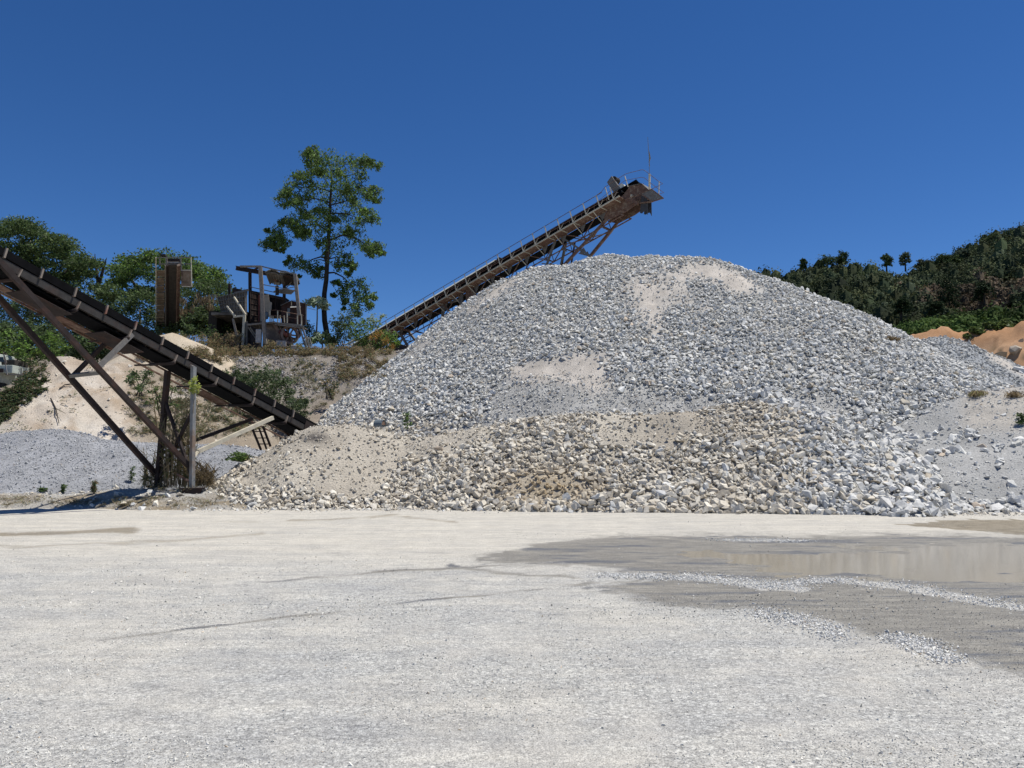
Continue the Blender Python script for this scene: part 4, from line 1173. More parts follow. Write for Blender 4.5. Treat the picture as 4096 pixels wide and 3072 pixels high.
# ================================================================== LONG CONVEYOR over the heap
def long_conveyor():
    T0 = P(1579.3, 1261, 66.0); T1 = P(2331.6, 814.4, 54.6)
    N = 17
    d = (T1 - T0); step = np.linalg.norm(d) / N; d /= np.linalg.norm(d)
    dh = np3(d[0], d[1], 0); dh /= np.linalg.norm(dh)
    n = np3(-dh[1], dh[0], 0); n = n if n[1] > 0 else -n       # away from the camera
    up = np.cross(d, n); up = up if up[2] > 0 else -up
    RAIL = 0.92
    # a: 0 is the handrail line, walkway 0..0.75, conveyor 0.8..1.9 ; h: 0 is the walkway deck
    def C(s, a=0.0, h=0.0): return T0 + d * s + n * a + up * (h - RAIL)
    A0, A1 = 0.82, 1.92
    S0, S1 = -6 * step, 20.6 * step
    base = C(0, A0); base[2] = 8.5
    root = empty('conveyor', base, 'long inclined truss conveyor with handrailed walkway discharging over the tall gray heap', 'conveyor')
    def bar(name, a, b, w, mat, h=None): return MB().bar(a, b, w, h or w, up=up).build(name, mat, root)
    # stringers, belts, pale cover on the lower half
    for a, sd in ((A0, n), (A1, -n)):
        MB().channel(C(S0, a, 0.30), C(S1, a, 0.30), 0.16, 0.07, 0.014, side=sd, up=up).build('stringer', M['rust_dark'], root)
    def trough(s0, s1, h0, name, mat, bulge=0.0):
        prof = [(A0 + 0.03, h0 + 0.13), (A0 + 0.28, h0), (A1 - 0.28, h0), (A1 - 0.03, h0 + 0.13)]
        vs = []
        for s in (s0, s1):
            for a, h in prof: vs.append(C(s, a, h))
            for a, h in prof[::-1]: vs.append(C(s, a, h - 0.04))
        return MB().add(vs, [(k, (k + 1) % 8, 8 + (k + 1) % 8, 8 + k) for k in range(8)] + [tuple(range(8))[::-1], tuple(range(8, 16))]).build(name, mat, root)
    trough(S0, S1 - 0.2, 0.78, 'carrying_belt', M['belt'])
    for a in (A0 + 0.01, A1 - 0.01):
        bar('skirt_board', C(S0, a, 0.68), C(19.3 * step, a, 0.68), 0.02, M['belt'], 0.46)
    MB().bar(C(S0, (A0 + A1) / 2, -0.16), C(S1 - 0.3, (A0 + A1) / 2, -0.16), A1 - A0 - 0.2, 0.03, up).build('return_belt', M['belt'], root)
    SC = 9.2 * step
    MB().plate([C(S0, A0 - 0.16, 0.92), C(SC, A0 - 0.16, 0.92), C(SC, A0 + 0.02, 1.10), C(S0, A0 + 0.02, 1.10)], 0.02, up - n).build('belt_cover_edge', M['cover'], root)
    MB().plate([C(S0, A0 + 0.02, 1.10), C(SC, A0 + 0.02, 1.10), C(SC, (A0 + A1) / 2, 1.19), C(S0, (A0 + A1) / 2, 1.19)], 0.02, up).build('belt_cover', M['cover'], root)
    MB().plate([C(S0, A1 + 0.04, 1.085), C(SC, A1 + 0.04, 1.085), C(SC, (A0 + A1) / 2, 1.195), C(S0, (A0 + A1) / 2, 1.195)], 0.02, up).build('belt_cover', M['cover'], root)
    MB().disc(C(SC + 0.3, (A0 + A1) / 2, 0.93), n, 0.24, 0.9, 14).build('cover_roll', M['belt_dusty'], root)
    # walkway
    MB().bar(C(S0, 0.40, -0.02), C(19.4 * step, 0.40, -0.02), 0.72, 0.03, up).build('walkway_deck', M['rust_brown'], root)
    bar('walkway_edge', C(S0, 0.0, 0.0), C(19.4 * step, 0.0, 0.0), 0.05, M['steel_pale'], 0.09)
    bar('walkway_edge', C(S0, 0.78, -0.08), C(19.4 * step, 0.78, -0.08), 0.05, M['rust_brown'], 0.10)
    # trusses under both sides
    DEP = -0.98
    for a in (A0, A1):
        bar('lower_chord', C(-5 * step, a, DEP), C(19.0 * step, a, DEP), 0.07, M['rust_brown'])
        k = -5.0; flip = 1
        while k < 18.9:
            s0, s1 = k * step, (k + 1.5) * step
            lo, hi = (C(s0, a, DEP), C(s1, a, 0.2)) if flip > 0 else (C(s0, a, 0.2), C(s1, a, DEP))
            bar('truss_brace', lo, hi, 0.055, M['rust_brown'])
            bar('truss_post', C(s0, a, 0.22), C(s0, a, DEP), 0.05, M['rust_dark'])
            k += 1.5; flip *= -1
    k = -5.0
    while k < 19:
        bar('cross_member', C(k * step, A0, DEP), C(k * step, A1, DEP), 0.06, M['rust_dark'])
        # knee brace and gusset that carry the walkway
        bar('walkway_knee', C(k * step, 0.02, -0.03), C(k * step, A0, -0.66), 0.05, M['steel_pale'])
        MB().plate([C(k * step, A0 - 0.03, -0.12), C(k * step + 0.55, A0 - 0.03, -0.12), C(k * step + 0.1, A0 - 0.03, -0.62)], 0.015, n).build('gusset', M['steel_gray'], root)
        k += 1.5
    # handrail: posts, top rail, middle rail, little stays
    for k in range(-5, 20):
        s = k * step
        bar('handrail_post', C(s, 0.0, 0.0), C(s, 0.0, RAIL), 0.075, M['steel_pale'])
        bar('post_stay', C(s, 0.0, 0.05), C(s + 0.38, 0.0, 0.36), 0.03, M['steel_pale'])
        bar('outrigger', C(s + 0.1, -0.02, -0.07), C(s + 0.1, A0, -0.07), 0.05, M['steel_pale'])
    for h, w in ((RAIL, 0.032), (0.42, 0.028), (0.30, 0.03)):
        bar('handrail', C(S0, 0.0, h), C((18.4 if h == RAIL else 19.4) * step, 0.0, h), w, M['rust_brown'])
    # carrying idlers (stubs seen beside the belt)
    s = S0 + 0.6
    while s < 19 * step:
        m = MB().bar(C(s, A0 - 0.06, 0.3), C(s, A0 - 0.06, 0.72), 0.05, 0.05, up=d).bar(C(s, A0 - 0.06, 0.42), C(s, A1 + 0.06, 0.42), 0.05, 0.04, up=up)
        m.build('idler_bracket', M['rust_brown'], root)
        s += step * 0.95
    # head end: side plates, pulley, drive, guard, sloping platform and its rails
    def N_(u, v, a=A0): return on_plane(u, v, C(0, a), n)
    near = [N_(2478, 800), N_(2520, 745), N_(2572, 738), N_(2600, 762), N_(2560, 800), N_(2550, 815), N_(2508, 845), N_(2440, 880), N_(2400, 872)]
    MB().plate(near, 0.04, n).build('head_plate', M['rust_brown'], root)
    sh = n * (A1 - A0)
    MB().plate([p + sh for p in near], 0.04, n).build('head_plate', M['rust_brown'], root)
    MB().disc(N_(2545, 792, (A0 + A1) / 2), n, 0.34, A1 - A0 - 0.15, 18).build('head_pulley', M['belt_dusty'], root)
    MB().disc(N_(2545, 792, (A0 + A1) / 2), n, 0.08, A1 - A0 + 0.3, 10).build('pulley_shaft', M['steel_pale'], root)
    # sloping roof sheet over the discharge
    a0, a1 = N_(2515, 746), N_(2568, 735); b0, b1 = N_(2596, 760), N_(2563, 765)
    MB().plate([a0 - n * 0.1, a1 - n * 0.1, a1 + n * 1.4, a0 + n * 1.4], 0.03, np.cross(a1 - a0, n)).build('roof_sheet', M['steel_gray'], root)
    MB().plate([a1 - n * 0.1, b0 - n * 0.1, b0 + n * 1.4, a1 + n * 1.4], 0.03, np.cross(b0 - a1, n)).build('roof_sheet', M['steel_gray'], root)
    # drive guard and motor standing up from the deck
    g = [N_(2428, 729, 0.95), N_(2446, 704, 0.95), N_(2476, 748, 0.95), N_(2492, 766, 0.95), N_(2462, 782, 0.95)]
    MB().plate([p + n * 0.10 for p in g], 0.22, n).build('belt_guard', M['steel_gray'], root)
    mt = N_(2462, 722, 1.35)
    MB().disc(mt, n, 0.24, 0.5, 16).bar(mt - UZ * 0.5, mt, 0.4, 0.3).build('drive_motor', M['belt_dusty'], root)
    gb = N_(2490, 752, 1.2)
    MB().disc(gb, n, 0.26, 0.4, 16).build('gearbox', M['cover'], root)
    # front platform (mesh floor) with the kinked railings around it
    f0, f1, f2, f3 = N_(2562, 775, 0.0), N_(2607, 757, 0.0), N_(2654, 793, 0.0), N_(2610, 806, 0.0)
    sh2 = n * 2.2
    for q0, q1 in ((f1, f2), (f2, f3), (f3, f0), (f0, f1)):
        bar('platform_edge', q0, q1, 0.06, M['rust_brown'])
    MB().plate([f0, f1, f2, f3], 0.02, np.cross(f1 - f0, f2 - f1)).build('platform_mesh', M['steel_gray'], root)
    def rail(pts, w, mat=M['rust_brown']):
        pts = [N_(u, v, 0.0) for u, v in pts]
        m = MB().pole(pts, [w / 2] * len(pts), 6)
        m.build('handrail', mat, root)
    rail([(2325, 818), (2385, 782), (2405, 768), (2420, 748), (2500, 697), (2515, 692), (2567, 679), (2577, 681), (2596, 695), (2634, 725), (2651, 735), (2640, 740), (2605, 757)], 0.034)
    rail([(2385, 810), (2440, 765), (2500, 722), (2565, 709), (2577, 711), (2610, 738), (2650, 767), (2656, 770), (2640, 775)], 0.03)
    for (u0, v0), (u1, v1) in (((2421, 750), (2435, 798)), ((2499, 704), (2512, 748)), ((2637, 725), (2635, 778))):
        bar('handrail_post', N_(u0, v0, 0.0), N_(u1, v1, 0.0), 0.05, M['steel_pale'])
    bar('mast_post', N_(2598, 696, 0.0), N_(2598, 756, 0.0), 0.10, M['steel_pale'])
    # frame pieces and rubber chute hanging under the head
    for (u0, v0), (u1, v1), w in (((2608, 765), (2609, 800), 0.07), ((2590, 798), (2632, 778), 0.08), ((2560, 812), (2612, 806), 0.09), ((2500, 800), (2570, 775), 0.06), ((2520, 790), (2552, 817), 0.16)):
        bar('head_brace', N_(u0, v0, 0.4), N_(u1, v1, 0.4), w, M['rust_brown'])
    bar('counterweight', N_(2583, 792, 0.6), N_(2592, 785, 0.6), 0.3, M['flap'])
    fl = [N_(2566, 775, 0.5), N_(2573, 780, 0.5), N_(2590, 800, 0.5), N_(2591, 860, 0.5), N_(2584, 846, 0.5), N_(2574, 847, 0.5), N_(2568, 854, 0.5), N_(2560, 852, 0.5), N_(2564, 812, 0.5)]
    MB().plate(fl, 0.03, n).plate([p + n * 0.35 + np3(0.1, 0, 0) for p in fl], 0.03, n).build('rubber_chute', M['flap'], root)
    # legs
    def leg(u0, v0, u1, v1, a, w, mat, name='support_leg', ext=0.0):
        p, q = N_(u0, v0, a), N_(u1, v1, a)
        q = q + (q - p) * ext
        bar(name, p, q, w, mat)
    leg(2220, 965, 2179, 1082, A0, 0.13, M['steel_gray'], ext=1.2)
    leg(2264, 970, 2244, 1064, A1, 0.15, M['steel_gray'], ext=1.4)
    leg(2256, 990, 2250, 1050, A1, 0.09, M['rust_dark'], ext=1.4)
    leg(2300, 968, 2285, 1058, A1, 0.09, M['rust_dark'], ext=1.4)
    leg(2430, 875, 2253, 1064, A0, 0.17, M['rust_brown'], 'raking_leg', ext=0.5)
    leg(2505, 845, 2445, 922, A1, 0.16, M['rust_brown'], 'raking_leg')
    leg(2445, 922, 2342, 1048, A1, 0.18, M['rust_brown'], 'raking_leg', ext=0.6)
    leg(2556, 800, 2430, 876, A0, 0.10, M['rust_brown'], 'raking_leg')
    leg(2240, 945, 2362, 1024, A0, 0.12, M['steel_gray'], 'leg_tie')
    leg(2407, 907, 2445, 926, A0, 0.10, M['rust_brown'], 'leg_tie')
    leg(2266, 977, 2440, 929, A0, 0.06, M['rust_brown'], 'leg_tie')
    leg(2168, 1054, 2240, 1062, A0, 0.07, M['steel_gray'], 'leg_tie')
    leg(2188, 1056, 2218, 1071, A0, 0.09, M['steel_gray'], 'leg_tie')
    leg(2230, 950, 2262, 985, A0, 0.10, M['rust_brown'], 'leg_tie')
    for (u, v) in ((2335, 990), (2350, 1005), (2258, 985), (2330, 1000)):
        p = N_(u, v, A0)
        MB().plate([p, p + up * -0.5 + d * 0.1, p - d * 0.4 - up * 0.1], 0.02, n).build('gusset', M['steel_gray'], root)
    # middle bent
    leg(1774, 1215, 1768, 1296, A0, 0.17, M['steel_gray'], ext=1.2)
    leg(1849, 1165, 1840, 1250, A0, 0.17, M['steel_gray'], ext=0.8)
    leg(1836, 1216, 1838, 1252, A1, 0.17, M['rust_dark'], ext=0.8)
    leg(1775, 1218, 1810, 1260, A0, 0.13, M['rust_brown'], 'leg_tie')
    leg(1810, 1250, 1780, 1292, A0, 0.10, M['rust_brown'], 'leg_tie')
    leg(1800, 1210, 1850, 1195, A0, 0.14, M['steel_gray'], 'leg_tie')
    leg(1775, 1212, 1845, 1222, A1, 0.14, M['rust_brown'], 'leg_tie')
    leg(1810, 1250, 1840, 1218, A1, 0.10, M['steel_gray'], 'leg_tie')
    leg(1850, 1220, 1880, 1214, A1, 0.09, M['rust_brown'], 'leg_tie')
    leg(1895, 1215, 1860, 1180, A1, 0.07, M['rust_brown'], 'leg_tie')
    pl = [N_(1868, 1175, 0.9), N_(1875, 1148, 0.9), N_(1890, 1150, 0.9), N_(1893, 1168, 0.9), N_(1901, 1174, 0.9), N_(1901, 1204, 0.9), N_(1893, 1213, 0.9), N_(1870, 1207, 0.9)]
    MB().plate(pl, 0.35, n).build('counterweight_box', M['rust_brown'], root)
    # lower bent at the left
    leg(1598, 1330, 1636, 1392, A0, 0.17, M['steel_gray'], ext=0.8)
    leg(1634, 1326, 1668, 1370, A1, 0.17, M['steel_gray'], ext=1.2)
    leg(1590, 1335, 1640, 1338, A0, 0.08, M['rust_brown'], 'leg_tie')
    leg(1605, 1315, 1640, 1326, A0, 0.14, M['rust_brown'], 'leg_tie')
    leg(1580, 1352, 1604, 1338, A0, 0.07, M['rust_dark'], 'leg_tie')
    return C, N_
LC, LN = long_conveyor()

# whip with tattered cloth tied to the mast post
a_ = LN(2598, 697, 0.0)
w_ = empty('whip_pole', a_, 'thin bent whip pole with tattered rag tied above the conveyor head platform', 'pole')
MB().pole([a_, LN(2597, 668, 0), LN(2598, 640, 0), LN(2594, 600, 0), LN(2591, 548, 0)], [0.016, 0.018, 0.022, 0.02, 0.012], 5).build('rod', M['bark_pale'], w_)
MB().plate([LN(2597, 604, 0), LN(2600, 618, 0), LN(2603, 634, 0), LN(2599, 646, 0), LN(2597, 652, 0), LN(2600, 664, 0), LN(2597, 663, 0), LN(2595, 650, 0), LN(2596, 630, 0)], 0.04, (0, 1, 0)).build('rag', M['rag'], w_)

# ================================================================== OLD CRUSHER PLANT on the terrace
PY = 54.0
def Q(u, v, dy=0.0): return P(u, v, PY + dy)
def simple(name, loc, label, cat, group=None): return empty(name, loc, label, cat, group)

def gantry():
    root = simple('gantry', Q(1060, 1375), 'tall weathered steel hoist gantry with bent roof sheets over the old crusher', 'gantry')
    def bar(name, a, b, w, mat, h=None): return MB().bar(a, b, w, h or w, up=(0, 0, 1) if abs((b - a)[2]) < 1.5 else (0, 1, 0)).build(name, mat, root)
    D = 2.6
    bar('post', Q(1041, 1064, -D), Q(1052, 1240, -D), 0.22, M['wood_gray']); bar('post', Q(1052, 1240, -D), Q(1061, 1376, -D), 0.22, M['wood_gray'])
    bar('post', Q(1180, 1096, -D), Q(1197, 1262, -D), 0.20, M['wood_gray'])
    m = MB().bar(Q(998, 1092, 1), Q(1000, 1378, 1), 0.13, 0.16, up=(0, 1, 0)).bar(Q(1004, 1092, 1.1), Q(1006, 1300, 1.1), 0.05, 0.16, up=(0, 1, 0)); m.build('post', M['rust_dark'], root)
    bar('post', Q(1138, 1110, 1), Q(1136, 1235, 1), 0.18, M['rust_dark'])
    # I-beam runway
    a, b = Q(944, 1072, -0.6), Q(1180, 1114, -0.6)
    for q, w, h in ((0, 0.03, 0.2), (0.11, 0.2, 0.03), (-0.11, 0.2, 0.03)):
        pass
    MB().bar(a, b, 0.05, 0.22).bar(a + UZ * 0.12, b + UZ * 0.12, 0.24, 0.03).bar(a - UZ * 0.12, b - UZ * 0.12, 0.24, 0.03).build('runway_beam', M['rust_dark'], root)
    bar('top_beam', Q(960, 1066, -D), Q(1040, 1066, -D), 0.12, M['wood_gray']); bar('top_beam', Q(1040, 1064, -D), Q(1182, 1098, -D), 0.07, M['steel_gray'])
    bar('top_beam', Q(1041, 1066, -D), Q(998, 1090, 1), 0.10, M['rust_dark']); bar('top_beam', Q(1180, 1098, -D), Q(1138, 1110, 1), 0.14, M['rust_dark'])
    bar('tie_rod', Q(1050, 1138, -D), Q(1186, 1164, -D), 0.05, M['wood_gray']); bar('tie_rod', Q(1003, 1148, 1), Q(1100, 1170, 1), 0.05, M['wood_gray'])
    bar('tie_rod', Q(1138, 1156, 1), Q(1186, 1146, -D), 0.04, M['wood_gray'])
    MB().plate([Q(1094, 1166, 0), Q(1120, 1158, 0), Q(1180, 1162, -1), Q(1165, 1176, -1), Q(1110, 1171, 0)], 0.08, (0, 0.2, 1)).build('shelf_plate', M['wood_gray'], root)
    bar('tie_rod', Q(1138, 1160, 0.5), Q(1172, 1120, -1), 0.05, M['wood_gray'])
    # curled roof sheets
    def curl(u0, u1, v0, v1, lift, mat, name='roof_sheet'):
        pts0 = [Q(u0 + (u1 - u0) * t, v0 + (v1 - v0) * t - lift * math.sin(math.pi * min(1, t * 1.4)), -D + 0.2) for t in np.linspace(0, 1, 8)]
        m = MB()
        for p, q in zip(pts0[:-1], pts0[1:]):
            m.plate([p, q, q + np3(-0.3, 2.4, 0.02), p + np3(-0.5, 2.6, -0.18)], 0.025, np.cross(q - p, np3(0, 1, 0)))
        m.build(name, mat, root)
    curl(1060, 1140, 1088, 1090, 12, M['sheet']); curl(1118, 1180, 1082, 1094, 3, M['sheet']); curl(1062, 1138, 1094, 1100, 6, M['sheet_old']); curl(1130, 1180, 1102, 1104, 4, M['rust_dark'])
    MB().box(Q(1160, 1112, -0.4), 0.8, 0.9, 0.42).build('hoist_housing', M['rust_dark'], root)
gantry()

def hoist():
    root = simple('chain_hoist', Q(1108, 1120, -0.6), 'small trolley hoist hanging below the gantry runway beam', 'hoist')
    MB().disc(Q(1104, 1118, -0.7), (0, 1, 0), 0.17, 0.3, 14).build('trolley', M['rust_brown'], root)
    MB().bar(Q(1108, 1120, -0.6), Q(1108, 1142, -0.6), 0.07).build('hook_block', M['rust_dark'], root)
    MB().disc(Q(1102, 1132, -0.6), (1, 0, 0), 0.12, 0.2, 12).disc(Q(1114, 1134, -0.6), (1, 0, 0), 0.12, 0.2, 12).build('drum', M['wood_gray'], root)
    MB().bar(Q(1108, 1144, -0.6), Q(1109, 1180, -0.6), 0.19, 0.16, up=(0, 1, 0)).build('motor_body', M['belt_dusty'], root)
    MB().pole([Q(1103, 1150, -0.6), Q(1102, 1205, -0.6), Q(1104, 1262, -0.6)], [0.02, 0.02, 0.02], 5).build('chain', M['rust_dark'], root)
hoist()

def ribbed_wall(root, p00, p10, p11, p01, nu, nv, mat_plate, mat_rib, nrm, rib=0.05, name='hopper_plate', skip=0):
    """a steel panel stiffened by a grid of ribs"""
    nrm = np.array(nrm, float); nrm /= np.linalg.norm(nrm)
    pl = MB().plate([p00, p10, p11, p01], 0.04, nrm).build(name, mat_plate, root)
    def at(s, t): return (p00 * (1 - s) + p10 * s) * (1 - t) + (p01 * (1 - s) + p11 * s) * t
    for k in range(nu + 1):
        sub(pl, MB().bar(at(k / nu, 0) - nrm * 0.08, at(k / nu, 1) - nrm * 0.08, rib, 0.13, up=nrm), 'rib', mat_rib, root)
    for k in range(nv + 1):
        sub(pl, MB().bar(at(0, k / nv) - nrm * 0.07, at(1, k / nv) - nrm * 0.07, rib, 0.12, up=nrm), 'rib', mat_rib, root)

def hopper():
    root = simple('feed_hopper', Q(960, 1330), 'dark steel feed hopper with ribbed grid walls at the left of the gantry', 'hopper')
    # left wall recedes to the left, front wall faces right
    ribbed_wall(root, Q(895, 1262, 2.5), Q(988, 1262, -0.5), Q(988, 1166, -0.5), Q(878, 1190, 2.5), 10, 5, M['concrete_dark'], M['steel_gray'], np.cross(Q(988, 1262, -0.5) - Q(895, 1262, 2.5), UZ) * -1)
    ribbed_wall(root, Q(1006, 1285, -0.3), Q(1040, 1288, 0.6), Q(1042, 1180, 0.6), Q(1004, 1168, -0.3), 6, 5, M['rust_dark'], M['rust_dark'], (0.2, 1, 0))
    MB().bar(Q(940, 1172, 1.2), Q(992, 1160, -0.6), 0.12).build('rim', M['steel_gray'], root)
    MB().plate([Q(932, 1150, 2.6), Q(990, 1165, 2.0), Q(990, 1180, 2.0), Q(930, 1172, 2.6)], 0.05, (0, 1, 0)).build('rear_plate', M['rust_dark'], root)
    MB().bar(Q(918, 1135, 2.8), Q(918, 1185, 2.8), 0.16, 0.16, up=(0, 1, 0)).build('corner_post', M['rust_dark'], root)
    MB().bar(Q(1004, 1168, 0.2), Q(1138, 1196, 0.8), 0.10, 0.20).build('rim', M['rust_dark'], root)
    # raking props
    MB().bar(Q(936, 1188, -0.9), Q(982, 1258, -1.4), 0.10).build('prop', M['steel_pale'], root)
    MB().bar(Q(908, 1224, -0.9), Q(942, 1268, -1.4), 0.10).build('prop', M['steel_pale'], root)
M['concrete_dark'] = make_mat('stained_plate', (0.13, 0.115, 0.10), rough=0.95, var=0.5, scale=2, second=(0.24, 0.21, 0.18), second_scale=1.2, second_at=(0.5, 0.56))
hopper()

def timber_frame():
    root = simple('support_frame', Q(960, 1390), 'leaning timber and steel frame in front of the dark opening below the hopper', 'frame')
    MB().bar(Q(934, 1268, -1.6), Q(982, 1262, -1.6), 0.13, 0.12).build('lintel', M['steel_pale'], root)
    MB().bar(Q(932, 1275, -1.6), Q(942, 1320, -1.6), 0.12, up=(0, 1, 0)).bar(Q(942, 1320, -1.6), Q(955, 1388, -1.6), 0.12, up=(0, 1, 0)).build('post', M['wood_gray'], root)
    MB().bar(Q(978, 1264, -1.6), Q(971, 1380, -1.6), 0.16, up=(0, 1, 0)).build('post', M['steel_pale'], root)
    MB().bar(Q(988, 1285, -1.4), Q(986, 1384, -1.4), 0.11, up=(0, 1, 0)).build('post', M['wood_gray'], root)
    MB().bar(Q(946, 1345, -1.5), Q(968, 1338, -1.5), 0.12).build('rail', M['steel_pale'], root)
    MB().bar(Q(992, 1308, -1.5), Q(1026, 1358, -1.5), 0.07, up=(0, 1, 0)).build('prop', M['wood_gray'], root)
    MB().bar(Q(1000, 1308, -1.5), Q(1020, 1338, -1.5), 0.07, up=(0, 1, 0)).build('prop', M['wood_gray'], root)
    MB().bar(Q(1040, 1304, -1.3), Q(1030, 1350, -1.3), 0.04, up=(0, 1, 0)).build('prop', M['wood_gray'], root)
timber_frame()

def undercroft():
    root = simple('retaining_wall', Q(940, 1390, 1.5), 'dark open concrete chamber beneath the old hopper', 'retaining wall')
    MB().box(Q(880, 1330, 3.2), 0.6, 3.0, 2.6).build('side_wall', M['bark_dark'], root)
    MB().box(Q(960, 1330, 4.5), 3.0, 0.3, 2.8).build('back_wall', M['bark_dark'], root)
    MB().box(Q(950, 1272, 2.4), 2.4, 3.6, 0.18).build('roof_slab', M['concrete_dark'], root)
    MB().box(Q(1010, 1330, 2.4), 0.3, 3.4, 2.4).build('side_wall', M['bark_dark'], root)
undercroft()

def tan_plate():
    root = simple('liner_plate', Q(1070, 1240, 0.4), 'pale tan steel plate standing behind the front gantry post', 'steel plate')
    MB().plate([Q(1040, 1185, 0.4), Q(1074, 1176, 0.4), Q(1078, 1206, 0.4), Q(1088, 1210, 0.4), Q(1086, 1236, 0.4), Q(1080, 1256, 0.4), Q(1060, 1284, 0.4), Q(1036, 1286, 0.4)], 0.08, (0, 1, 0)).build('plate', M['tan_wall'], root)
    MB().bar(Q(1037, 1180, 0.3), Q(1036, 1286, 0.3), 0.10, up=(0, 1, 0)).build('red_edge', M['red_paint'], root)
    MB().bar(Q(1042, 1196, 1.0), Q(1098, 1206, 1.0), 0.06, 0.22).bar(Q(1088, 1180, 1.0), Q(1087, 1215, 1.0), 0.12, up=(0, 1, 0)).build('stiffener', M['rust_dark'], root)
tan_plate()

def drum():
    root = simple('barrel', Q(1062, 1262, -1.2), 'blue gray barrel on the platform behind the gantry post', 'barrel')
    c = Q(1062, 1262, -1.2)
    MB().pole([c - UZ * 0.22, c - UZ * 0.1, c, c + UZ * 0.1, c + UZ * 0.22], [0.17, 0.19, 0.185, 0.19, 0.17], 14).build('shell', M['blue_gray'], root, smooth=True)
    MB().disc(c + UZ * 0.225, (0, 0, 1), 0.17, 0.02, 14).build('lid', M['belt_dusty'], root)
drum()

def dark_bin():
    root = simple('storage_bin', Q(1115, 1240, 1.0), 'dark steel bin between the tan plate and the gabled shed', 'bin')
    MB().box(Q(1113, 1235, 1.6), 1.2, 1.0, 1.25).build('body', M['rust_dark'], root, bevel=0.02)
    MB().box(Q(1113, 1197, 1.6), 1.3, 1.1, 0.06).build('lid', M['belt_dusty'], root)
    for u in (1098, 1112, 1128): MB().bar(Q(u, 1200, 1.0), Q(u, 1272, 1.0), 0.05, 0.05, up=(0, 1, 0)).build('rib', M['rust_dark'], root)
dark_bin()

def shed():
    root = simple('control_shed', Q(1172, 1290, -0.2), 'small red walled shed with a gabled sheet roof on the platform', 'shed')
    y0, y1 = -1.0, 1.0
    MB().plate([Q(1126, 1298, y0), Q(1222, 1298, y0), Q(1222, 1215, y0), Q(1168, 1203, y0), Q(1126, 1220, y0)], 0.06, (0, 1, 0)).build('wall', M['red_wall'], root)
    MB().plate([Q(1222, 1298, y0), Q(1222, 1215, y0), Q(1222, 1215, y1), Q(1222, 1298, y1)], 0.06, (1, 0, 0)).build('wall', M['red_wall'], root)
    MB().plate([Q(1122, 1222, y0 - 0.25), Q(1170, 1200, y0 - 0.25), Q(1170, 1200, y1), Q(1122, 1222, y1)], 0.03, (-0.4, 0, 1)).build('roof_sheet', M['sheet_old'], root)
    MB().plate([Q(1170, 1200, y0 - 0.25), Q(1232, 1217, y0 - 0.25), Q(1232, 1217, y1), Q(1170, 1200, y1)], 0.03, (0.3, 0, 1)).build('roof_sheet', M['sheet_old'], root)
    MB().bar(Q(1224, 1216, y0 - 0.05), Q(1224, 1300, y0 - 0.05), 0.08, up=(0, 1, 0)).build('corner_post', M['steel_gray'], root)
    MB().bar(Q(1166, 1206, y0 - 0.08), Q(1166, 1222, y0 - 0.08), 0.05, up=(0, 1, 0)).build('gable_post', M['steel_pale'], root)
    MB().plate([Q(1160, 1230, y0 - 0.5), Q(1204, 1228, y0 - 0.5), Q(1196, 1224, y0 - 0.04), Q(1166, 1224, y0 - 0.04)], 0.02, (0, -0.3, 1)).build('awning', M['sheet'], root)
    MB().plate([Q(1162, 1240, y0 - 0.06), Q(1176, 1240, y0 - 0.06), Q(1176, 1290, y0 - 0.06), Q(1162, 1290, y0 - 0.06)], 0.03, (0, 1, 0)).build('door', M['rust_dark'], root)
    MB().plate([Q(1150, 1233, y0 - 0.05), Q(1160, 1233, y0 - 0.05), Q(1160, 1262, y0 - 0.05), Q(1150, 1262, y0 - 0.05)], 0.03, (0, 1, 0)).build('notice_panel', M['blue_gray'], root)
    MB().pole([Q(1224, 1230, y0), Q(1262, 1240, y0 - 0.3)], [0.02, 0.02], 5).build('stay_pipe', M['steel_gray'], root)
shed()

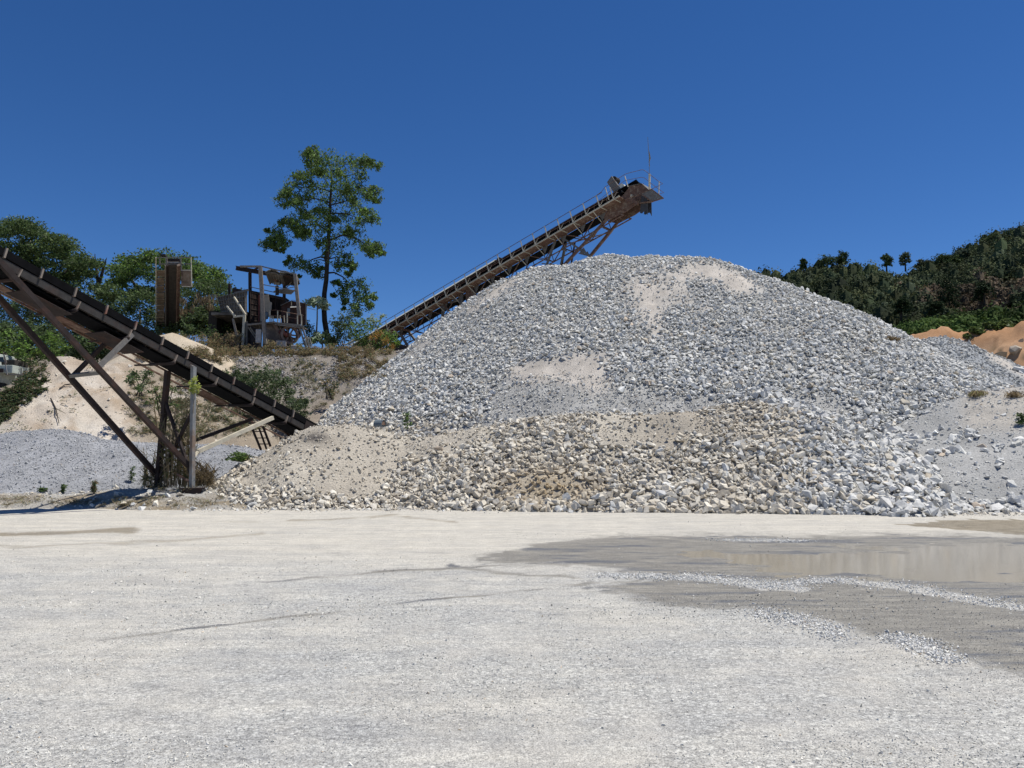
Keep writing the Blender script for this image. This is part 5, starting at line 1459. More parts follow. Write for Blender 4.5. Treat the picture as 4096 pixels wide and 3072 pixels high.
def platform():
    root = simple('work_platform', Q(1100, 1296, -1), 'plank work platform with bent handrails around the shed and crusher', 'platform')
    # floor made of separate planks
    n_ = 16
    for k in range(n_):
        t0, t1 = k / n_, (k + 0.86) / n_
        u0, u1 = 990 + 210 * t0, 990 + 210 * t1
        v0, v1 = (1296 - 8 * t0 if u0 < 1100 else 1290 + 9 * (u0 - 1100) / 100), (1296 - 8 * t1 if u1 < 1100 else 1290 + 9 * (u1 - 1100) / 100)
        a, b = Q(u0, v0, -2.0), Q(u1, v1, -2.0)
        MB().plate([a, b, b + np3(0, 2.2, 0), a + np3(0, 2.2, 0)], 0.05, UZ).build('plank', M['wood_gray'], root)
    for (u0, v0), (u1, v1), w in (((988, 1300), (1045, 1294), 0.10), ((1045, 1294), (1100, 1288), 0.09), ((1095, 1290), (1215, 1306), 0.10), ((1100, 1298), (1200, 1310), 0.07)):
        MB().bar(Q(u0, v0, -2.05), Q(u1, v1, -2.05), w).build('floor_beam', M['wood_gray'], root)
    for u, v0, v1 in ((1080, 1240, 1292), (1111, 1243, 1290), (1149, 1248, 1292), (1190, 1256, 1300), (1206, 1258, 1304)):
        MB().bar(Q(u, v0, -1.95), Q(u, v1, -1.95), 0.06, up=(0, 1, 0)).build('handrail_post', M['steel_pale'], root)
    for pts, w in (([(1078, 1242), (1105, 1240), (1149, 1250), (1192, 1257)], 0.045), ([(1082, 1262), (1110, 1264), (1160, 1270), (1192, 1275)], 0.035), ([(1190, 1256), (1215, 1262)], 0.03)):
        MB().pole([Q(u, v, -1.95) for u, v in pts], [w / 2] * len(pts), 6).build('handrail', M['rust_brown'], root)
    for u0 in (1086, 1092, 1120, 1136):
        MB().bar(Q(u0, 1262, -1.7), Q(u0 + 2, 1290, -1.7), 0.05, up=(0, 1, 0)).build('short_post', M['steel_pale'], root)
    for u0, u1 in ((1208, 1238), (1196, 1226)):
        MB().bar(Q(u0, 1304, -2), Q(u1, 1400, -2), 0.09, up=(0, 1, 0)).build('stair_stringer', M['wood_gray'], root)
    for k in range(7):
        t = (k + 0.5) / 7
        MB().bar(Q(1196 + 30 * t, 1304 + 94 * t, -2), Q(1208 + 30 * t, 1302 + 94 * t, -2), 0.10, 0.03).build('stair_tread', M['wood_gray'], root)
    for k, (u0, u1) in enumerate(((1230, 1244), (1238, 1252), (1220, 1230))):
        MB().bar(Q(u0, 1346 + 3 * k, -2.4), Q(u1, 1402, -2.4), 0.05, up=(0, 1, 0)).build('loose_pole', M['steel_pale'], root)
platform()

def crusher():
    root = simple('jaw_crusher', Q(1130, 1385, -0.4), 'dusty old jaw crusher with a big flywheel under the platform', 'crusher')
    MB().plate([Q(1065, 1298, -0.8), Q(1115, 1296, -0.8), Q(1152, 1340, -0.8), Q(1170, 1392, -0.8), Q(1062, 1392, -0.8)], 1.4, (0, 1, 0)).build('frame', M['dust_dark'], root, bevel=0.02)
    MB().plate([Q(1090, 1298, -1.6), Q(1104, 1298, -1.6), Q(1136, 1345, -1.6), Q(1124, 1350, -1.6)], 0.12, (0, 1, 0)).build('side_rib', M['dust_pink'], root)
    MB().disc(Q(1158, 1340, -1.5), (0.55, -0.83, 0), 0.62, 0.26, 26, 0.47).build('flywheel', M['dust_pink'], root)
    fw = MB().disc(Q(1158, 1340, -1.5), (0.55, -0.83, 0), 0.12, 0.34, 14)
    c = Q(1158, 1340, -1.5); ax = np3(0.55, -0.83, 0); x = np3(0.83, 0.55, 0)
    for k in range(6):
        t = k * math.pi / 3; fw.bar(c, c + (x * math.cos(t) + UZ * math.sin(t)) * 0.5, 0.09)
    fw.build('spoke_hub', M['dust_pink'], root)
    MB().pole([Q(1118, 1326, -1.7), Q(1136, 1332, -1.7), Q(1152, 1344, -1.7)], [0.14, 0.16, 0.12], 10).build('bearing_housing', M['red_paint'], root, smooth=True)
    MB().box(Q(1110, 1310, -1.2), 0.5, 0.4, 0.35).build('toggle_block', M['tan_wall'], root)
    MB().disc(Q(1176, 1330, -0.9), (0.55, -0.83, 0), 0.5, 0.2, 24, 0.36).build('flywheel', M['dust_pink'], root)
M['dust_dark'] = make_mat('dusty_crusher_body', (0.15, 0.12, 0.105), rough=0.95, var=0.5, scale=2, second=(0.27, 0.21, 0.18), second_scale=3)
crusher()

def concrete_block(u, v, w, h, mat, label, rz=0.2):
    p = Q(u, v, -2.6); root = simple('concrete_block', p, label, 'block')
    MB().box(p + UZ * h * 0.3, w, w * 0.8, h, rz).build('body', mat, root, bevel=0.03)
    return root
concrete_block(1124, 1384, 0.62, 0.4, M['concrete'], 'pinkish white concrete block at the foot of the jaw crusher')
concrete_block(1034, 1362, 0.35, 0.9, M['concrete'], 'narrow white concrete pad at the foot of the front gantry post')
concrete_block(1176, 1396, 0.4, 0.3, M['concrete'], 'small white rock like block in the grass below the crusher')
r_ = simple('box', P(1304, 1418, 52), 'gray concrete tank box half hidden in dry weeds right of the stairs', 'box')
MB().plate([P(1283, 1410, 52), P(1330, 1414, 52), P(1332, 1436, 52), P(1284, 1438, 52)], 0.7, (0, 1, 0)).build('body', M['concrete'], r_)
for u in (1291, 1318): MB().bar(P(u, 1392, 52), P(u + 2, 1416, 52), 0.06, up=(0, 1, 0)).build('stub_pipe', M['steel_pale'], r_)

def ring(u, v, rad, label, tilt):
    c = P(u, v, 51.5); root = simple('steel_ring', c - UZ * rad, label, 'steel ring', 'rusty steel rings lying in the weeds')
    MB().disc(c, (tilt, -1, 0.1), rad, 0.5, 36, rad * 0.93).build('shell', M['rust_ring'], root, smooth=False)
    MB().disc(c - np3(0, 0.26, 0), (tilt, -1, 0.1), rad * 1.02, 0.05, 36, rad * 0.84).build('flange', M['rust_ring'], root)
M['rust_ring'] = make_mat('ring_rust', (0.17, 0.125, 0.085), rough=0.85, var=0.4, scale=6)
ring(1432, 1425, 0.62, 'full rusty steel ring half buried at the edge of the terrace', 0.25)
ring(1382, 1428, 0.66, 'darker rusty ring farther left with only its arch showing', 0.5)
r_ = simple('pipe', P(1400, 1370, 53), 'bent pale pipe frame leaning over the rusty rings', 'pipe')
MB().pole([P(1380, 1380, 53), P(1412, 1364, 53), P(1432, 1358, 53)], [0.05, 0.07, 0.06], 7).build('tube', M['steel_pale'], r_)
MB().pole([P(1412, 1364, 53), P(1414, 1384, 53)], [0.04, 0.04], 6).build('tube', M['steel_pale'], r_)
# blackish awning wedge right of the bush, under the conveyor
r_ = simple('shelter_roof', P(1600, 1385, 60), 'low dark sloping roof sheet beside the green bush under the long conveyor', 'roof')
MB().plate([P(1560, 1362, 62), P(1650, 1392, 58), P(1640, 1440, 58), P(1560, 1430, 62)], 0.05, (0.3, 1, 0.3)).build('sheet', M['rust_dark'], r_)

# ================================================================== UPRIGHT CONVEYOR seen end on
def tower():
    Y0, Y1 = 60.0, 51.5
    def T(u, v):  # a sloping plane: far at the bottom, near at the top
        t = np.clip((1335 - v) / (1335 - 1095.0), -0.3, 1.3)
        return P(u, v, Y0 + (Y1 - Y0) * t)
    root = simple('conveyor', T(670, 1335), 'narrow conveyor seen end on with a plate walkway and a railed head platform', 'conveyor')
    def bar(name, a, b, w, mat, h=None, up=(0, 1, 0)): return MB().bar(a, b, w, h or w, up=up).build(name, mat, root)
    bar('stringer', T(671, 1335), T(671, 1060), 0.10, M['rust_dark'], 0.2); bar('stringer', T(709, 1335), T(715, 1060), 0.12, M['rust_brown'], 0.2)
    bar('stringer', T(664, 1330), T(664, 1062), 0.08, M['wood_gray'], 0.12)
    MB().plate([T(674, 1335), T(706, 1335), T(712, 1060), T(674, 1060)], 0.05, (0, 1, 0.3)).build('belt', M['belt_dusty'], root)
    for v in range(1080, 1332, 24):
        bar('cross_member', T(672, v), T(710, v), 0.05, M['rust_dark'], 0.08)
    bar('walkway_rail', T(624, 1335), T(624, 1030), 0.05, M['steel_pale']); bar('walkway_rail', T(659, 1335), T(661, 1085), 0.05, M['rust_dark'])
    vs = [1335, 1312, 1289, 1266, 1241, 1218, 1194, 1170, 1144, 1110]
    for a, b in zip(vs[:-1], vs[1:]):
        MB().plate([T(627, a - 2), T(657, a - 2), T(657, b + 2), T(627, b + 2)], 0.03, (0, 1, 0.4)).build('walkway_plate', M['dust_plate'], root)
        bar('walkway_tie', T(622, b), T(660, b), 0.045, M['rust_dark'])
    MB().plate([T(628, 1082), T(662, 1082), T(660, 1108), T(628, 1106)], 0.05, (0, 1, 0.4)).build('walkway_plate', M['dust_plate'], root)
    Yt = 51.4
    def H_(u, v, dy=0.0): return P(u, v, Yt + dy)
    MB().plate([H_(724, 1080), H_(766, 1080), H_(766, 1146, 0.3), H_(727, 1146, 0.3)], 0.05, (0, 1, 0.1)).build('side_platform', M['dust_plate'], root)
    for (u0, v0), (u1, v1), w, m in (((622, 1030), (764, 1030), 0.05, 'wood_gray'), ((640, 1056), (766, 1056), 0.05, 'wood_gray'), ((724, 1081), (766, 1081), 0.06, 'steel_pale'), ((727, 1146), (767, 1147), 0.05, 'steel_pale'),
                                    ((764, 1029), (767, 1147), 0.05, 'steel_pale'), ((722, 1030), (725, 1080), 0.07, 'wood_gray'), ((666, 1030), (667, 1080), 0.09, 'wood_gray'), ((638, 1034), (640, 1060), 0.07, 'wood_gray'), ((727, 1082), (728, 1146), 0.05, 'rust_brown')):
        bar('platform_rail', H_(u0, v0), H_(u1, v1), w, M[m])
    MB().box(H_(654, 1022, 0.3), 0.34, 0.4, 0.10, 0.1).build('drive_motor', M['belt_dusty'], root)
    MB().disc(H_(693, 1062, 0.3), (1, 0, 0), 0.26, 0.75, 18).build('head_pulley', M['belt_dusty'], root)
    MB().plate([H_(672, 1050), H_(718, 1050), H_(718, 1053, 0.6), H_(672, 1053, 0.6)], 0.02, (0, 0, 1)).build('head_cover', M['sheet'], root)
    MB().plate([H_(668, 1034, 0.5), H_(720, 1034, 0.5), H_(720, 1052, 0.5), H_(668, 1052, 0.5)], 0.04, (0, 1, 0)).build('head_guard', M['rust_dark'], root)
M['dust_plate'] = make_mat('dusty_floor_plate', (0.19, 0.145, 0.11), rough=0.95, var=0.5, scale=3, second=(0.26, 0.22, 0.18), second_scale=2)
tower()

# ================================================================== TRUCK at the left edge
def truck():
    Y = 46.0
    g = P(0, 1572, Y); root = simple('truck', g, 'dusty pale green truck cut by the left frame edge behind the sand mound', 'truck')
    def K(u, v, dy=0.0): return P(u, v, Y + dy)
    cab = [K(-130, 1560), K(24, 1560), K(28, 1500), K(27, 1462), K(19, 1420), K(-20, 1413), K(-130, 1413)]
    MB().plate(cab, 1.9, (0, 1, 0)).build('cab', M['white_paint'], root, bevel=0.03)
    MB().plate([K(-80, 1428, -0.97), K(13, 1428, -0.97), K(17, 1448, -0.97), K(-80, 1448, -0.97)], 0.02, (0, 1, 0)).build('window', M['glass_dark'], root)
    MB().plate([K(-80, 1474, -0.97), K(13, 1474, -0.97), K(13, 1490, -0.97), K(-80, 1490, -0.97)], 0.03, (0, 1, 0)).build('grille', M['rust_dark'], root)
    MB().bar(K(16, 1418, -0.98), K(29, 1500, -0.98), 0.05, 0.05, up=(0, 1, 0)).bar(K(16, 1420, -0.98), K(25, 1452, -0.98), 0.08, 0.03, up=(0, 1, 0)).build('pillar', M['galv'], root)
    MB().plate([K(18, 1458, -0.3), K(27, 1462, -0.3), K(31, 1500, -0.3), K(22, 1498, -0.3)], 0.04, (0, 1, 0)).build('mirror', M['belt_dusty'], root)
    MB().box(K(56, 1482), 0.80, 1.6, 0.46).build('bed_box', M['white_paint'], root, bevel=0.02)
    MB().box(K(57, 1455, 0.2), 0.86, 1.3, 0.30).build('tool_chest', M['belt_dusty'], root, bevel=0.01)
    MB().bar(K(28, 1499, -0.9), K(97, 1499, -0.9), 0.10, 0.05).build('bed_rail', M['wood_gray'], root)
    for u in (-90, 6): MB().disc(K(u, 1556, -0.75), (0, 1, 0), 0.36, 0.24, 20).build('wheel', M['tyre'], root)
    MB().disc(K(75, 1545, -0.5), (0, 1, 0), 0.36, 0.24, 20).build('wheel', M['tyre'], root)
truck()

# half pipe lying behind the rubble bank
def half_pipe():
    c = hit1(1520, 1708) if False else P(1520, 1700, 29.5)
    root = simple('pipe_offcut', c - UZ * 0.1, 'short blue gray curved pipe offcut standing behind the rubble bank', 'pipe')
    m = MB(); r = 0.19
    ax = np3(1, -0.35, 0); ax /= np.linalg.norm(ax); x = np3(0.35, 1, 0); x /= np.linalg.norm(x)
    pts = [(math.cos(t), math.sin(t)) for t in np.linspace(-0.3, math.pi + 0.3, 12)]
    for (c0, s0), (c1, s1) in zip(pts[:-1], pts[1:]):
        a, b = c + x * c0 * r + UZ * s0 * r, c + x * c1 * r + UZ * s1 * r
        m.plate([a - ax * 0.17, a + ax * 0.17, b + ax * 0.17, b - ax * 0.17], 0.015, (a + b) / 2 - c)
    m.build('shell', M['blue_gray'], root)
    MB().plate([c + ax * 0.14 + x * 0.15, c + ax * 0.14 - x * 0.15, c + ax * 0.14 - x * 0.15 + UZ * 0.15, c + ax * 0.14 + UZ * 0.19], 0.02, ax).build('end_cap', M['rust_brown'], root)
half_pipe()

# ================================================================== VEGETATION
def trunk_mb(pts, radii): return MB().pole(pts, radii, 8)

def make_tree(name, base, label, clusters, trunk, radii, limbs, per, size, cols, trunk_mat, droop=0.6, width=0.5, cat='tree', group=None, shell=0.4, crown='crown'):
    root = empty(name, base, label, cat, group)
    t = trunk_mb(trunk, radii).build('trunk', trunk_mat, root, smooth=True)
    for l in limbs:
        n = len(l[0]); MB().pole(l[0], np.linspace(l[1], l[1] * 0.35, n), 6).build('branch', trunk_mat, root, smooth=True)
    foliage(crown, clusters, root, root, per, size, cols, droop, width, shell)
    return root

# the tall tree behind the plant
TY = 57.0
def tpx(x, y): return 1000 + x / 1.843, 550 + y / 1.843
CL = [(560,150,60),(640,190,80),(470,150,45),(430,125,25),(760,190,65),(840,185,45),(885,180,25),(500,240,80),(400,290,60),(440,200,45),(330,370,60),(440,350,80),(600,290,90),(720,270,80),(820,280,45),(560,400,90),(680,380,80),(800,370,60),(880,420,55),
      (935,460,35),(250,480,48),(330,470,50),(420,440,60),(290,420,45),(500,540,70),(400,570,60),(300,610,55),(235,620,30),(620,470,70),(750,480,70),(860,560,50),(905,600,40),(820,620,50),(700,570,60),(600,590,60),(500,640,70),(380,670,60),(200,700,55),(160,770,35),(250,780,35),(190,820,25),(240,830,22),
      (130,690,18),(420,700,35),(560,700,80),(660,700,80),(760,720,65),(840,780,60),(930,800,50),(970,855,25),(900,850,35),(870,820,40),(520,780,45),(620,820,70),(560,860,35),(700,890,55),(640,950,45),(740,930,38),(760,960,25),(330,940,55),(400,930,55),(460,960,55),(490,1020,40),(340,1030,28),(290,900,26),(520,970,22),(260,930,14),
      (740,1080,65),(820,1090,55),(690,1150,48),(780,1170,65),(860,1170,45),(880,1240,38),(800,1250,52),(640,1070,32),(720,1000,22),(620,1160,20),(690,1260,12),(790,1300,20),(920,1180,20),(700,1210,25)]
cl = []
for x, y, r in CL:
    u, v = tpx(x, y); p = P(u, v, TY + rng.uniform(-1, 1) * (1.8 if y < 850 else 0.8))
    rr = r / 1.843 / F * TY
    cl.append((p[0], p[1], p[2], rr * 1.1, rr * 1.35, rr * 0.85))
for k in range(34):
    x, y, r = CL[int(rng.integers(0, 50))]
    u, v = tpx(x + rng.uniform(-55, 55), y + rng.uniform(-40, 40)); p = P(u, v, TY + rng.uniform(-1.8, 1.8)); rr = 48 / 1.843 / F * TY
    cl.append((p[0], p[1], p[2], rr, rr * 1.3, rr * 0.7))
def T_(x, y, dy=0.0): u, v = tpx(x, y); return P(u, v, TY + dy)
tr = [T_(572, 1500), T_(562, 1420), T_(550, 1350), T_(545, 1250), T_(548, 1150), T_(562, 1050), T_(568, 930), T_(576, 800), T_(584, 650), T_(592, 480), T_(600, 330), T_(598, 200)]
rad = [0.24, 0.21, 0.20, 0.19, 0.185, 0.175, 0.165, 0.15, 0.13, 0.10, 0.07, 0.03]
limbs = []
for pts, w in (([(565,890),(520,880),(470,895),(400,930)],0.07), ([(565,915),(520,900),(470,905)],0.05), ([(560,1000),(620,995),(680,1025),(740,1080),(790,1150)],0.07), ([(570,900),(640,880),(700,890)],0.05),
               ([(580,760),(680,720),(780,740),(880,810)],0.07), ([(582,700),(500,640),(400,650),(260,700)],0.07), ([(588,590),(500,540),(400,560)],0.05), ([(590,560),(700,560),(820,600)],0.05), ([(592,480),(480,450),(330,470)],0.05),
               ([(592,500),(700,470),(840,440)],0.05), ([(596,400),(480,360),(350,370)],0.045), ([(598,350),(700,290),(820,250)],0.045), ([(598,300),(500,240),(450,180)],0.04), ([(598,260),(700,200),(840,190)],0.035)):
    limbs.append(([T_(x, y, 0.3 * k * (1 if w > 0.05 else -1) * 0.5) for k, (x, y) in enumerate(pts)], w))
make_tree('tall_tree', T_(572, 1500), 'tall lone tree with drooping leaves and a bare dark trunk right of the crusher plant', cl, tr, rad, limbs, 330, 0.18, GREEN + GREEN_BRIGHT[:1], M['bark_dark'], 0.9, 0.5)

# small tree with a pale umbrella crown in front of it
def umbrella(u, v, Y, r, vb, label, cols, nleaf=9, name='papaya_tree', slim=0.05):
    top = P(u, v, Y); base = P(u - 4, vb, Y)
    root = empty(name, base, label, 'tree')
    MB().pole([base, base * 0.5 + top * 0.5 + np3(0.03, 0, 0), top], [slim * 1.3, slim, slim * 0.8], 7).build('trunk', M['bark_pale'], root, smooth=True)
    cl = []
    for k in range(26):
        t = 2 * math.pi * k / 26 * 2.3; q = r * math.sqrt((k + 1) / 26.0)
        cl.append((top[0] + q * math.cos(t), top[1] + q * math.sin(t), top[2] + 0.45 * r - 0.75 * q * q / r, 0.24, 0.24, 0.16))
    foliage('crown', cl, root, root, 26, 0.3, cols, 0.9, 0.42, 0.3)
    return root
umbrella(1269, 1212, 55.5, 0.72, 1342, 'small slender tree with pale gray green umbrella crown beside the tall trunk', [(0.24, 0.29, 0.20), (0.32, 0.36, 0.27), (0.15, 0.20, 0.12), (0.38, 0.42, 0.34)])
umbrella(1290, 1358, 54.8, 0.8, 1410, 'low pale leaved plant at the foot of the slender umbrella tree', [(0.13, 0.17, 0.10), (0.20, 0.24, 0.17), (0.08, 0.12, 0.05)], name='broadleaf_plant')

def shrub(name, pxs, Y, label, per=130, size=0.16, cols=GREEN, depth=0.9, cat='shrub', stems=5, droop=0.3, width=0.5, base_v=None, group=None, flat=1.0, onto=False):
    """pxs: rows (u, v, radius in px); Y a distance, or None to stand on the terrain"""
    cl = []; us = [p[0] for p in pxs]; vs = [p[1] for p in pxs]
    for q in pxs:
        yy = Y + rng.uniform(-0.5, 0.5) * depth
        p = P(q[0], q[1], yy); r = q[2] / F * yy
        if onto: p = hit1(q[0], q[1], y0=28); r = q[2] / F * p[1]
        cl.append((p[0], p[1], p[2], r, r * 1.1, r * 0.85 * flat))
    bu = sum(us) / len(us); bv = base_v if base_v else max(v + r * 0.8 for _, v, r in pxs)
    base = P(bu, bv, Y)
    root = empty(name, base, label, cat, group)
    m = MB()
    for k in range(stems):
        c = cl[(k * 3) % len(cl)]
        m.pole([base + np3(rng.uniform(-.2, .2), 0, -0.2), np3(c[0], c[1], c[2])], [0.035, 0.012], 5)
    m.build('stem', M['bark_dark'], root)
    foliage('foliage', cl, root, root, per, size, cols, droop, width, 0.35)
    return root

# big trees at the left, crowns in flat layers
def layered(name, label, ell, Y, trunks, per, size, cols, dy=2.5):
    cl = []
    for (u, v, ru, rv) in ell:
        for k in range(max(4, int(ru / 7))):
            t = rng.uniform(0, 2 * math.pi); q = math.sqrt(rng.uniform(0, 1))
            yy = Y + rng.uniform(-dy, dy)
            p = P(u + ru * q * math.cos(t), v + rv * q * math.sin(t), yy)
            cl.append((p[0], p[1], p[2], 0.75, 0.8, 0.34))
    root = empty(name, P(trunks[0][0][0], trunks[0][0][1], Y), label, 'tree')
    for tr in trunks:
        pts = [P(u, v, Y) for u, v in tr]; MB().pole(pts, np.linspace(0.2, 0.05, len(pts)), 7).build('trunk', M['bark_pale'], root, smooth=True)
    foliage('crown', cl, root, root, int(per * 1.7), size * 0.72, cols, 0.6, 0.5, 0.2)
    return root
CA = [(40,915,100,28),(140,945,85,28),(225,968,55,18),(60,985,95,22),(170,1005,100,24),(268,985,16,10),(-40,960,60,60),(280,1025,55,16),(330,1040,18,10),(100,1045,95,20),(225,1062,110,18),(320,1062,50,12),(385,1055,16,7),
      (40,1095,85,28),(170,1105,100,16),(290,1108,70,14),(350,1095,30,8),(130,1145,80,14),(260,1140,50,10),(-20,1060,50,50),(60,895,70,12)]
layered('spreading_tree', 'large spreading tree with flat leaf layers at the top left behind the near conveyor', CA, 63, [[(120, 1330), (130, 1200), (160, 1080), (120, 960)], [(130, 1200), (230, 1120), (300, 1050)], [(150, 1120), (60, 1040), (20, 960)]], 90, 0.30, GREEN + GREEN_DK)
CB = [(490,1062,50,30),(560,1035,55,26),(610,1030,45,22),(690,1035,60,22),(745,1065,60,22),(810,1090,50,14),(862,1104,22,7),(462,1105,55,30),(560,1090,80,34),(690,1095,80,30),(790,1120,60,18),(450,1140,40,22),(840,1130,40,12)]
layered('bushy_tree', 'rounded leafy tree crown rising behind the end on conveyor tower', CB, 64, [[(640, 1340), (650, 1200), (620, 1080)], [(650, 1200), (740, 1130), (780, 1080)], [(645, 1220), (540, 1140), (500, 1080)]], 100, 0.30, GREEN + GREEN_BRIGHT[:1])
CC = [(430,1185,60,28),(520,1175,80,30),(620,1180,90,34),(740,1185,90,28),(850,1165,55,26),(905,1190,25,14),(880,1150,40,20),(390,1150,30,14)]
layered('bushy_tree', 'darker lower crown between the two big left trees and the hopper', CC, 61, [[(560, 1380), (560, 1230)], [(800, 1350), (840, 1200)]], 100, 0.28, GREEN_DK + GREEN[:2])

# two dead spires
for (a, b, lab) in (((389, 1105), (379, 1014), 'taller upright dead spire with short stubs between the left tree crowns'), ((407, 1098), (427, 1030), 'shorter dead spire leaning right between the left tree crowns')):
    p, q = P(*a, 62), P(*b, 62)
    r_ = empty('dead_tree', p, lab, 'dead tree')
    m = MB().pole([p - (q - p), p, p * 0.5 + q * 0.5, q], [0.16, 0.13, 0.08, 0.015], 6)
    for k in range(16):
        t = k / 16; c = p + (q - p) * t; w = rng.uniform(-1, 1)
        m.pole([c, c + np3(0.16 * np.sign(w), rng.uniform(-.1, .1), 0.08) * (1.3 - t)], [0.02, 0.006], 4)
    m.build('trunk', M['bark_dark'], r_)

# dense green growth on the terrace behind the plant and the conveyor
def mass_hit(name, label, rows, per, size, cols, cat='weeds', droop=-0.3, width=0.2, tall=0.6, keep=None):
    """rows: (u0, v0, u1, v1, count, radius m): clumps that stand on the terrain seen in that window"""
    cl = []
    for u0, v0, u1, v1, n, r in rows:
        uu, vv = rng.uniform(u0, u1, n), rng.uniform(v0, v1, n)
        if keep: ok = keep(uu, vv); uu, vv = uu[ok], vv[ok]
        q = hit(uu, vv, y0=24, y1=70)
        for p in q:
            rr = r * rng.uniform(0.5, 1.4)
            cl.append((p[0], p[1], p[2] + rr * tall * 0.4, rr, rr, rr * tall))
    o = foliage(name, cl, None, None, per, size, cols, droop, width, 0.2)
    return tag(o, label, cat, kind='stuff')
def mass(name, label, rows, per, size, cols, cat='undergrowth', droop=0.4, width=0.5, parent=None, tall=0.8):
    """rows: (u0, v0, u1, v1, Y, count, radius m)"""
    cl = []
    for u0, v0, u1, v1, Y, n, r in rows:
        for k in range(n):
            yy = Y + rng.uniform(-0.8, 0.8)
            p = P(rng.uniform(u0, u1), rng.uniform(v0, v1), yy)
            rr = r * rng.uniform(0.6, 1.3)
            cl.append((p[0], p[1], p[2], rr, rr, rr * tall))
    o = foliage(name, cl, None, None, per, size, cols, droop, width, 0.2)
    return tag(o, label, cat, kind='stuff')
mass('undergrowth', 'dense green thicket on the terrace between the left trees and the hopper', [(-60, 1150, 420, 1420, 60, 70, 0.75), (380, 1210, 900, 1330, 59, 90, 0.6), (-60, 1300, 240, 1440, 55, 60, 0.55), (250, 1330, 640, 1430, 54, 66, 0.5), (-60, 1180, 420, 1340, 66, 60, 0.9), (730, 1230, 900, 1340, 57.5, 30, 0.5)],
     150, 0.20, GREEN_DK + GREEN_GRAY + GREEN[:2])
mass('hanging_vines', 'brown hanging dry vines on the bank right of the conveyor tower', [(720, 1190, 890, 1330, 58, 34, 0.35), (640, 1180, 720, 1250, 60, 10, 0.35)], 70, 0.42, DRY + [(0.10, 0.08, 0.06)], 'vines', droop=3.0, width=0.14)
mass('undergrowth', 'bright weeds and saplings behind the truck and sand mound crest', [(-40, 1330, 240, 1420, 50, 26, 0.4), (30, 1380, 260, 1440, 47, 18, 0.3)], 110, 0.17, GREEN_BRIGHT + GREEN, droop=0.1)
mass('dry_brush', 'dry brown brush along the edge of the terrace', [(860, 1385, 1480, 1440, 51.0, 95, 0.30), (1120, 1400, 1560, 1470, 50.5, 60, 0.32), (700, 1345, 900, 1420, 51.5, 50, 0.34), (820, 1400, 1000, 1470, 50, 30, 0.3), (900, 1340, 960, 1390, 52, 14, 0.3), (1050, 1370, 1100, 1400, 51.2, 10, 0.22)],
     90, 0.16, DRY + DRY + [(0.10, 0.10, 0.05), (0.09, 0.12, 0.05)], droop=-0.5, width=0.22)

# individual shrubs
shrub('shrub', [(1385, 1300, 30), (1370, 1270, 30), (1400, 1262, 32), (1350, 1330, 30), (1365, 1310, 30), (1410, 1310, 34), (1340, 1300, 20), (1360, 1350, 30), (1395, 1350, 30), (1330, 1365, 24)], 54, 'dark green bushy shrub just right of the tall tree trunk', 190, 0.17, GREEN_DK + GREEN_GRAY)
shrub('shrub', [(1440, 1300, 36), (1480, 1310, 38), (1425, 1340, 34), (1470, 1350, 40), (1520, 1340, 36), (1540, 1370, 34), (1500, 1385, 36), (1450, 1380, 30), (1560, 1350, 26), (1555, 1400, 26), (1590, 1375, 16)], 52.5, 'bright green leafy shrub at the lower end of the long conveyor', 230, 0.17, GREEN_BRIGHT + GREEN)
shrub('shrub', [(1490, 1270, 26), (1510, 1285, 22), (1475, 1285, 20), (1530, 1265, 14)], 55.5, 'thin yellowish shrub top showing above the bright shrub', 70, 0.15, [(0.20, 0.24, 0.10), (0.16, 0.18, 0.08)])
shrub('shrub', [(1500, 1440, 36), (1540, 1430, 34), (1460, 1420, 34), (1560, 1460, 24), (1520, 1480, 26)], 51, 'dark undergrown shrub beneath the bright green shrub', 160, 0.16, GREEN_DK + DRY)
shrub('grass_clump', [(1520, 1335, 16), (1545, 1360, 22), (1500, 1350, 18), (1570, 1390, 16)], 51.6, 'orange dry reed plumes leaning across the bright shrub', 46, 0.42, ORANGE_DRY, cat='grass clump', droop=-0.8, width=0.09)
shrub('grass_clump', [(1500, 1480, 28), (1540, 1470, 26), (1570, 1450, 20), (1480, 1520, 26), (1515, 1500, 26), (1455, 1530, 16)], 49.5, 'yellow green and orange grass against the left edge of the tall heap', 120, 0.3, ORANGE_DRY + [(0.16, 0.19, 0.05), (0.12, 0.15, 0.04)], cat='grass clump', droop=-0.8, width=0.10)
shrub('shrub', [(1228, 1300, 26), (1238, 1330, 28), (1216, 1285, 20), (1250, 1350, 22), (1232, 1365, 24)], 56, 'dark leafy shrub right behind the platform stairs', 150, 0.17, GREEN_DK)
shrub('shrub', [(1345, 1395, 22), (1370, 1405, 22), (1440, 1395, 20), (1322, 1385, 20)], 52.4, 'green shrub growing between the rusty rings', 120, 0.15, GREEN + DRY[:1])
shrub('shrub', [(1200, 1400, 22), (1230, 1420, 26), (1260, 1425, 20), (1190, 1380, 18)], 51.5, 'olive weeds below the platform stairs', 120, 0.15, [(0.11, 0.12, 0.05), (0.13, 0.11, 0.06)])
shrub('shrub', [(1010, 1500, 36), (1050, 1510, 40), (940, 1490, 30), (1100, 1540, 44), (1140, 1530, 36), (1090, 1590, 44), (1150, 1580, 40), (1040, 1570, 40), (1180, 1620, 36), (1130, 1640, 40), (1200, 1660, 30), (1000, 1550, 34), (1220, 1610, 22), (970, 1520, 26)], 42.5,
      'wide gray green shrub on the slope above the conveyor tail', 420, 0.14, GREEN_GRAY + GREEN_DK, depth=2.5)
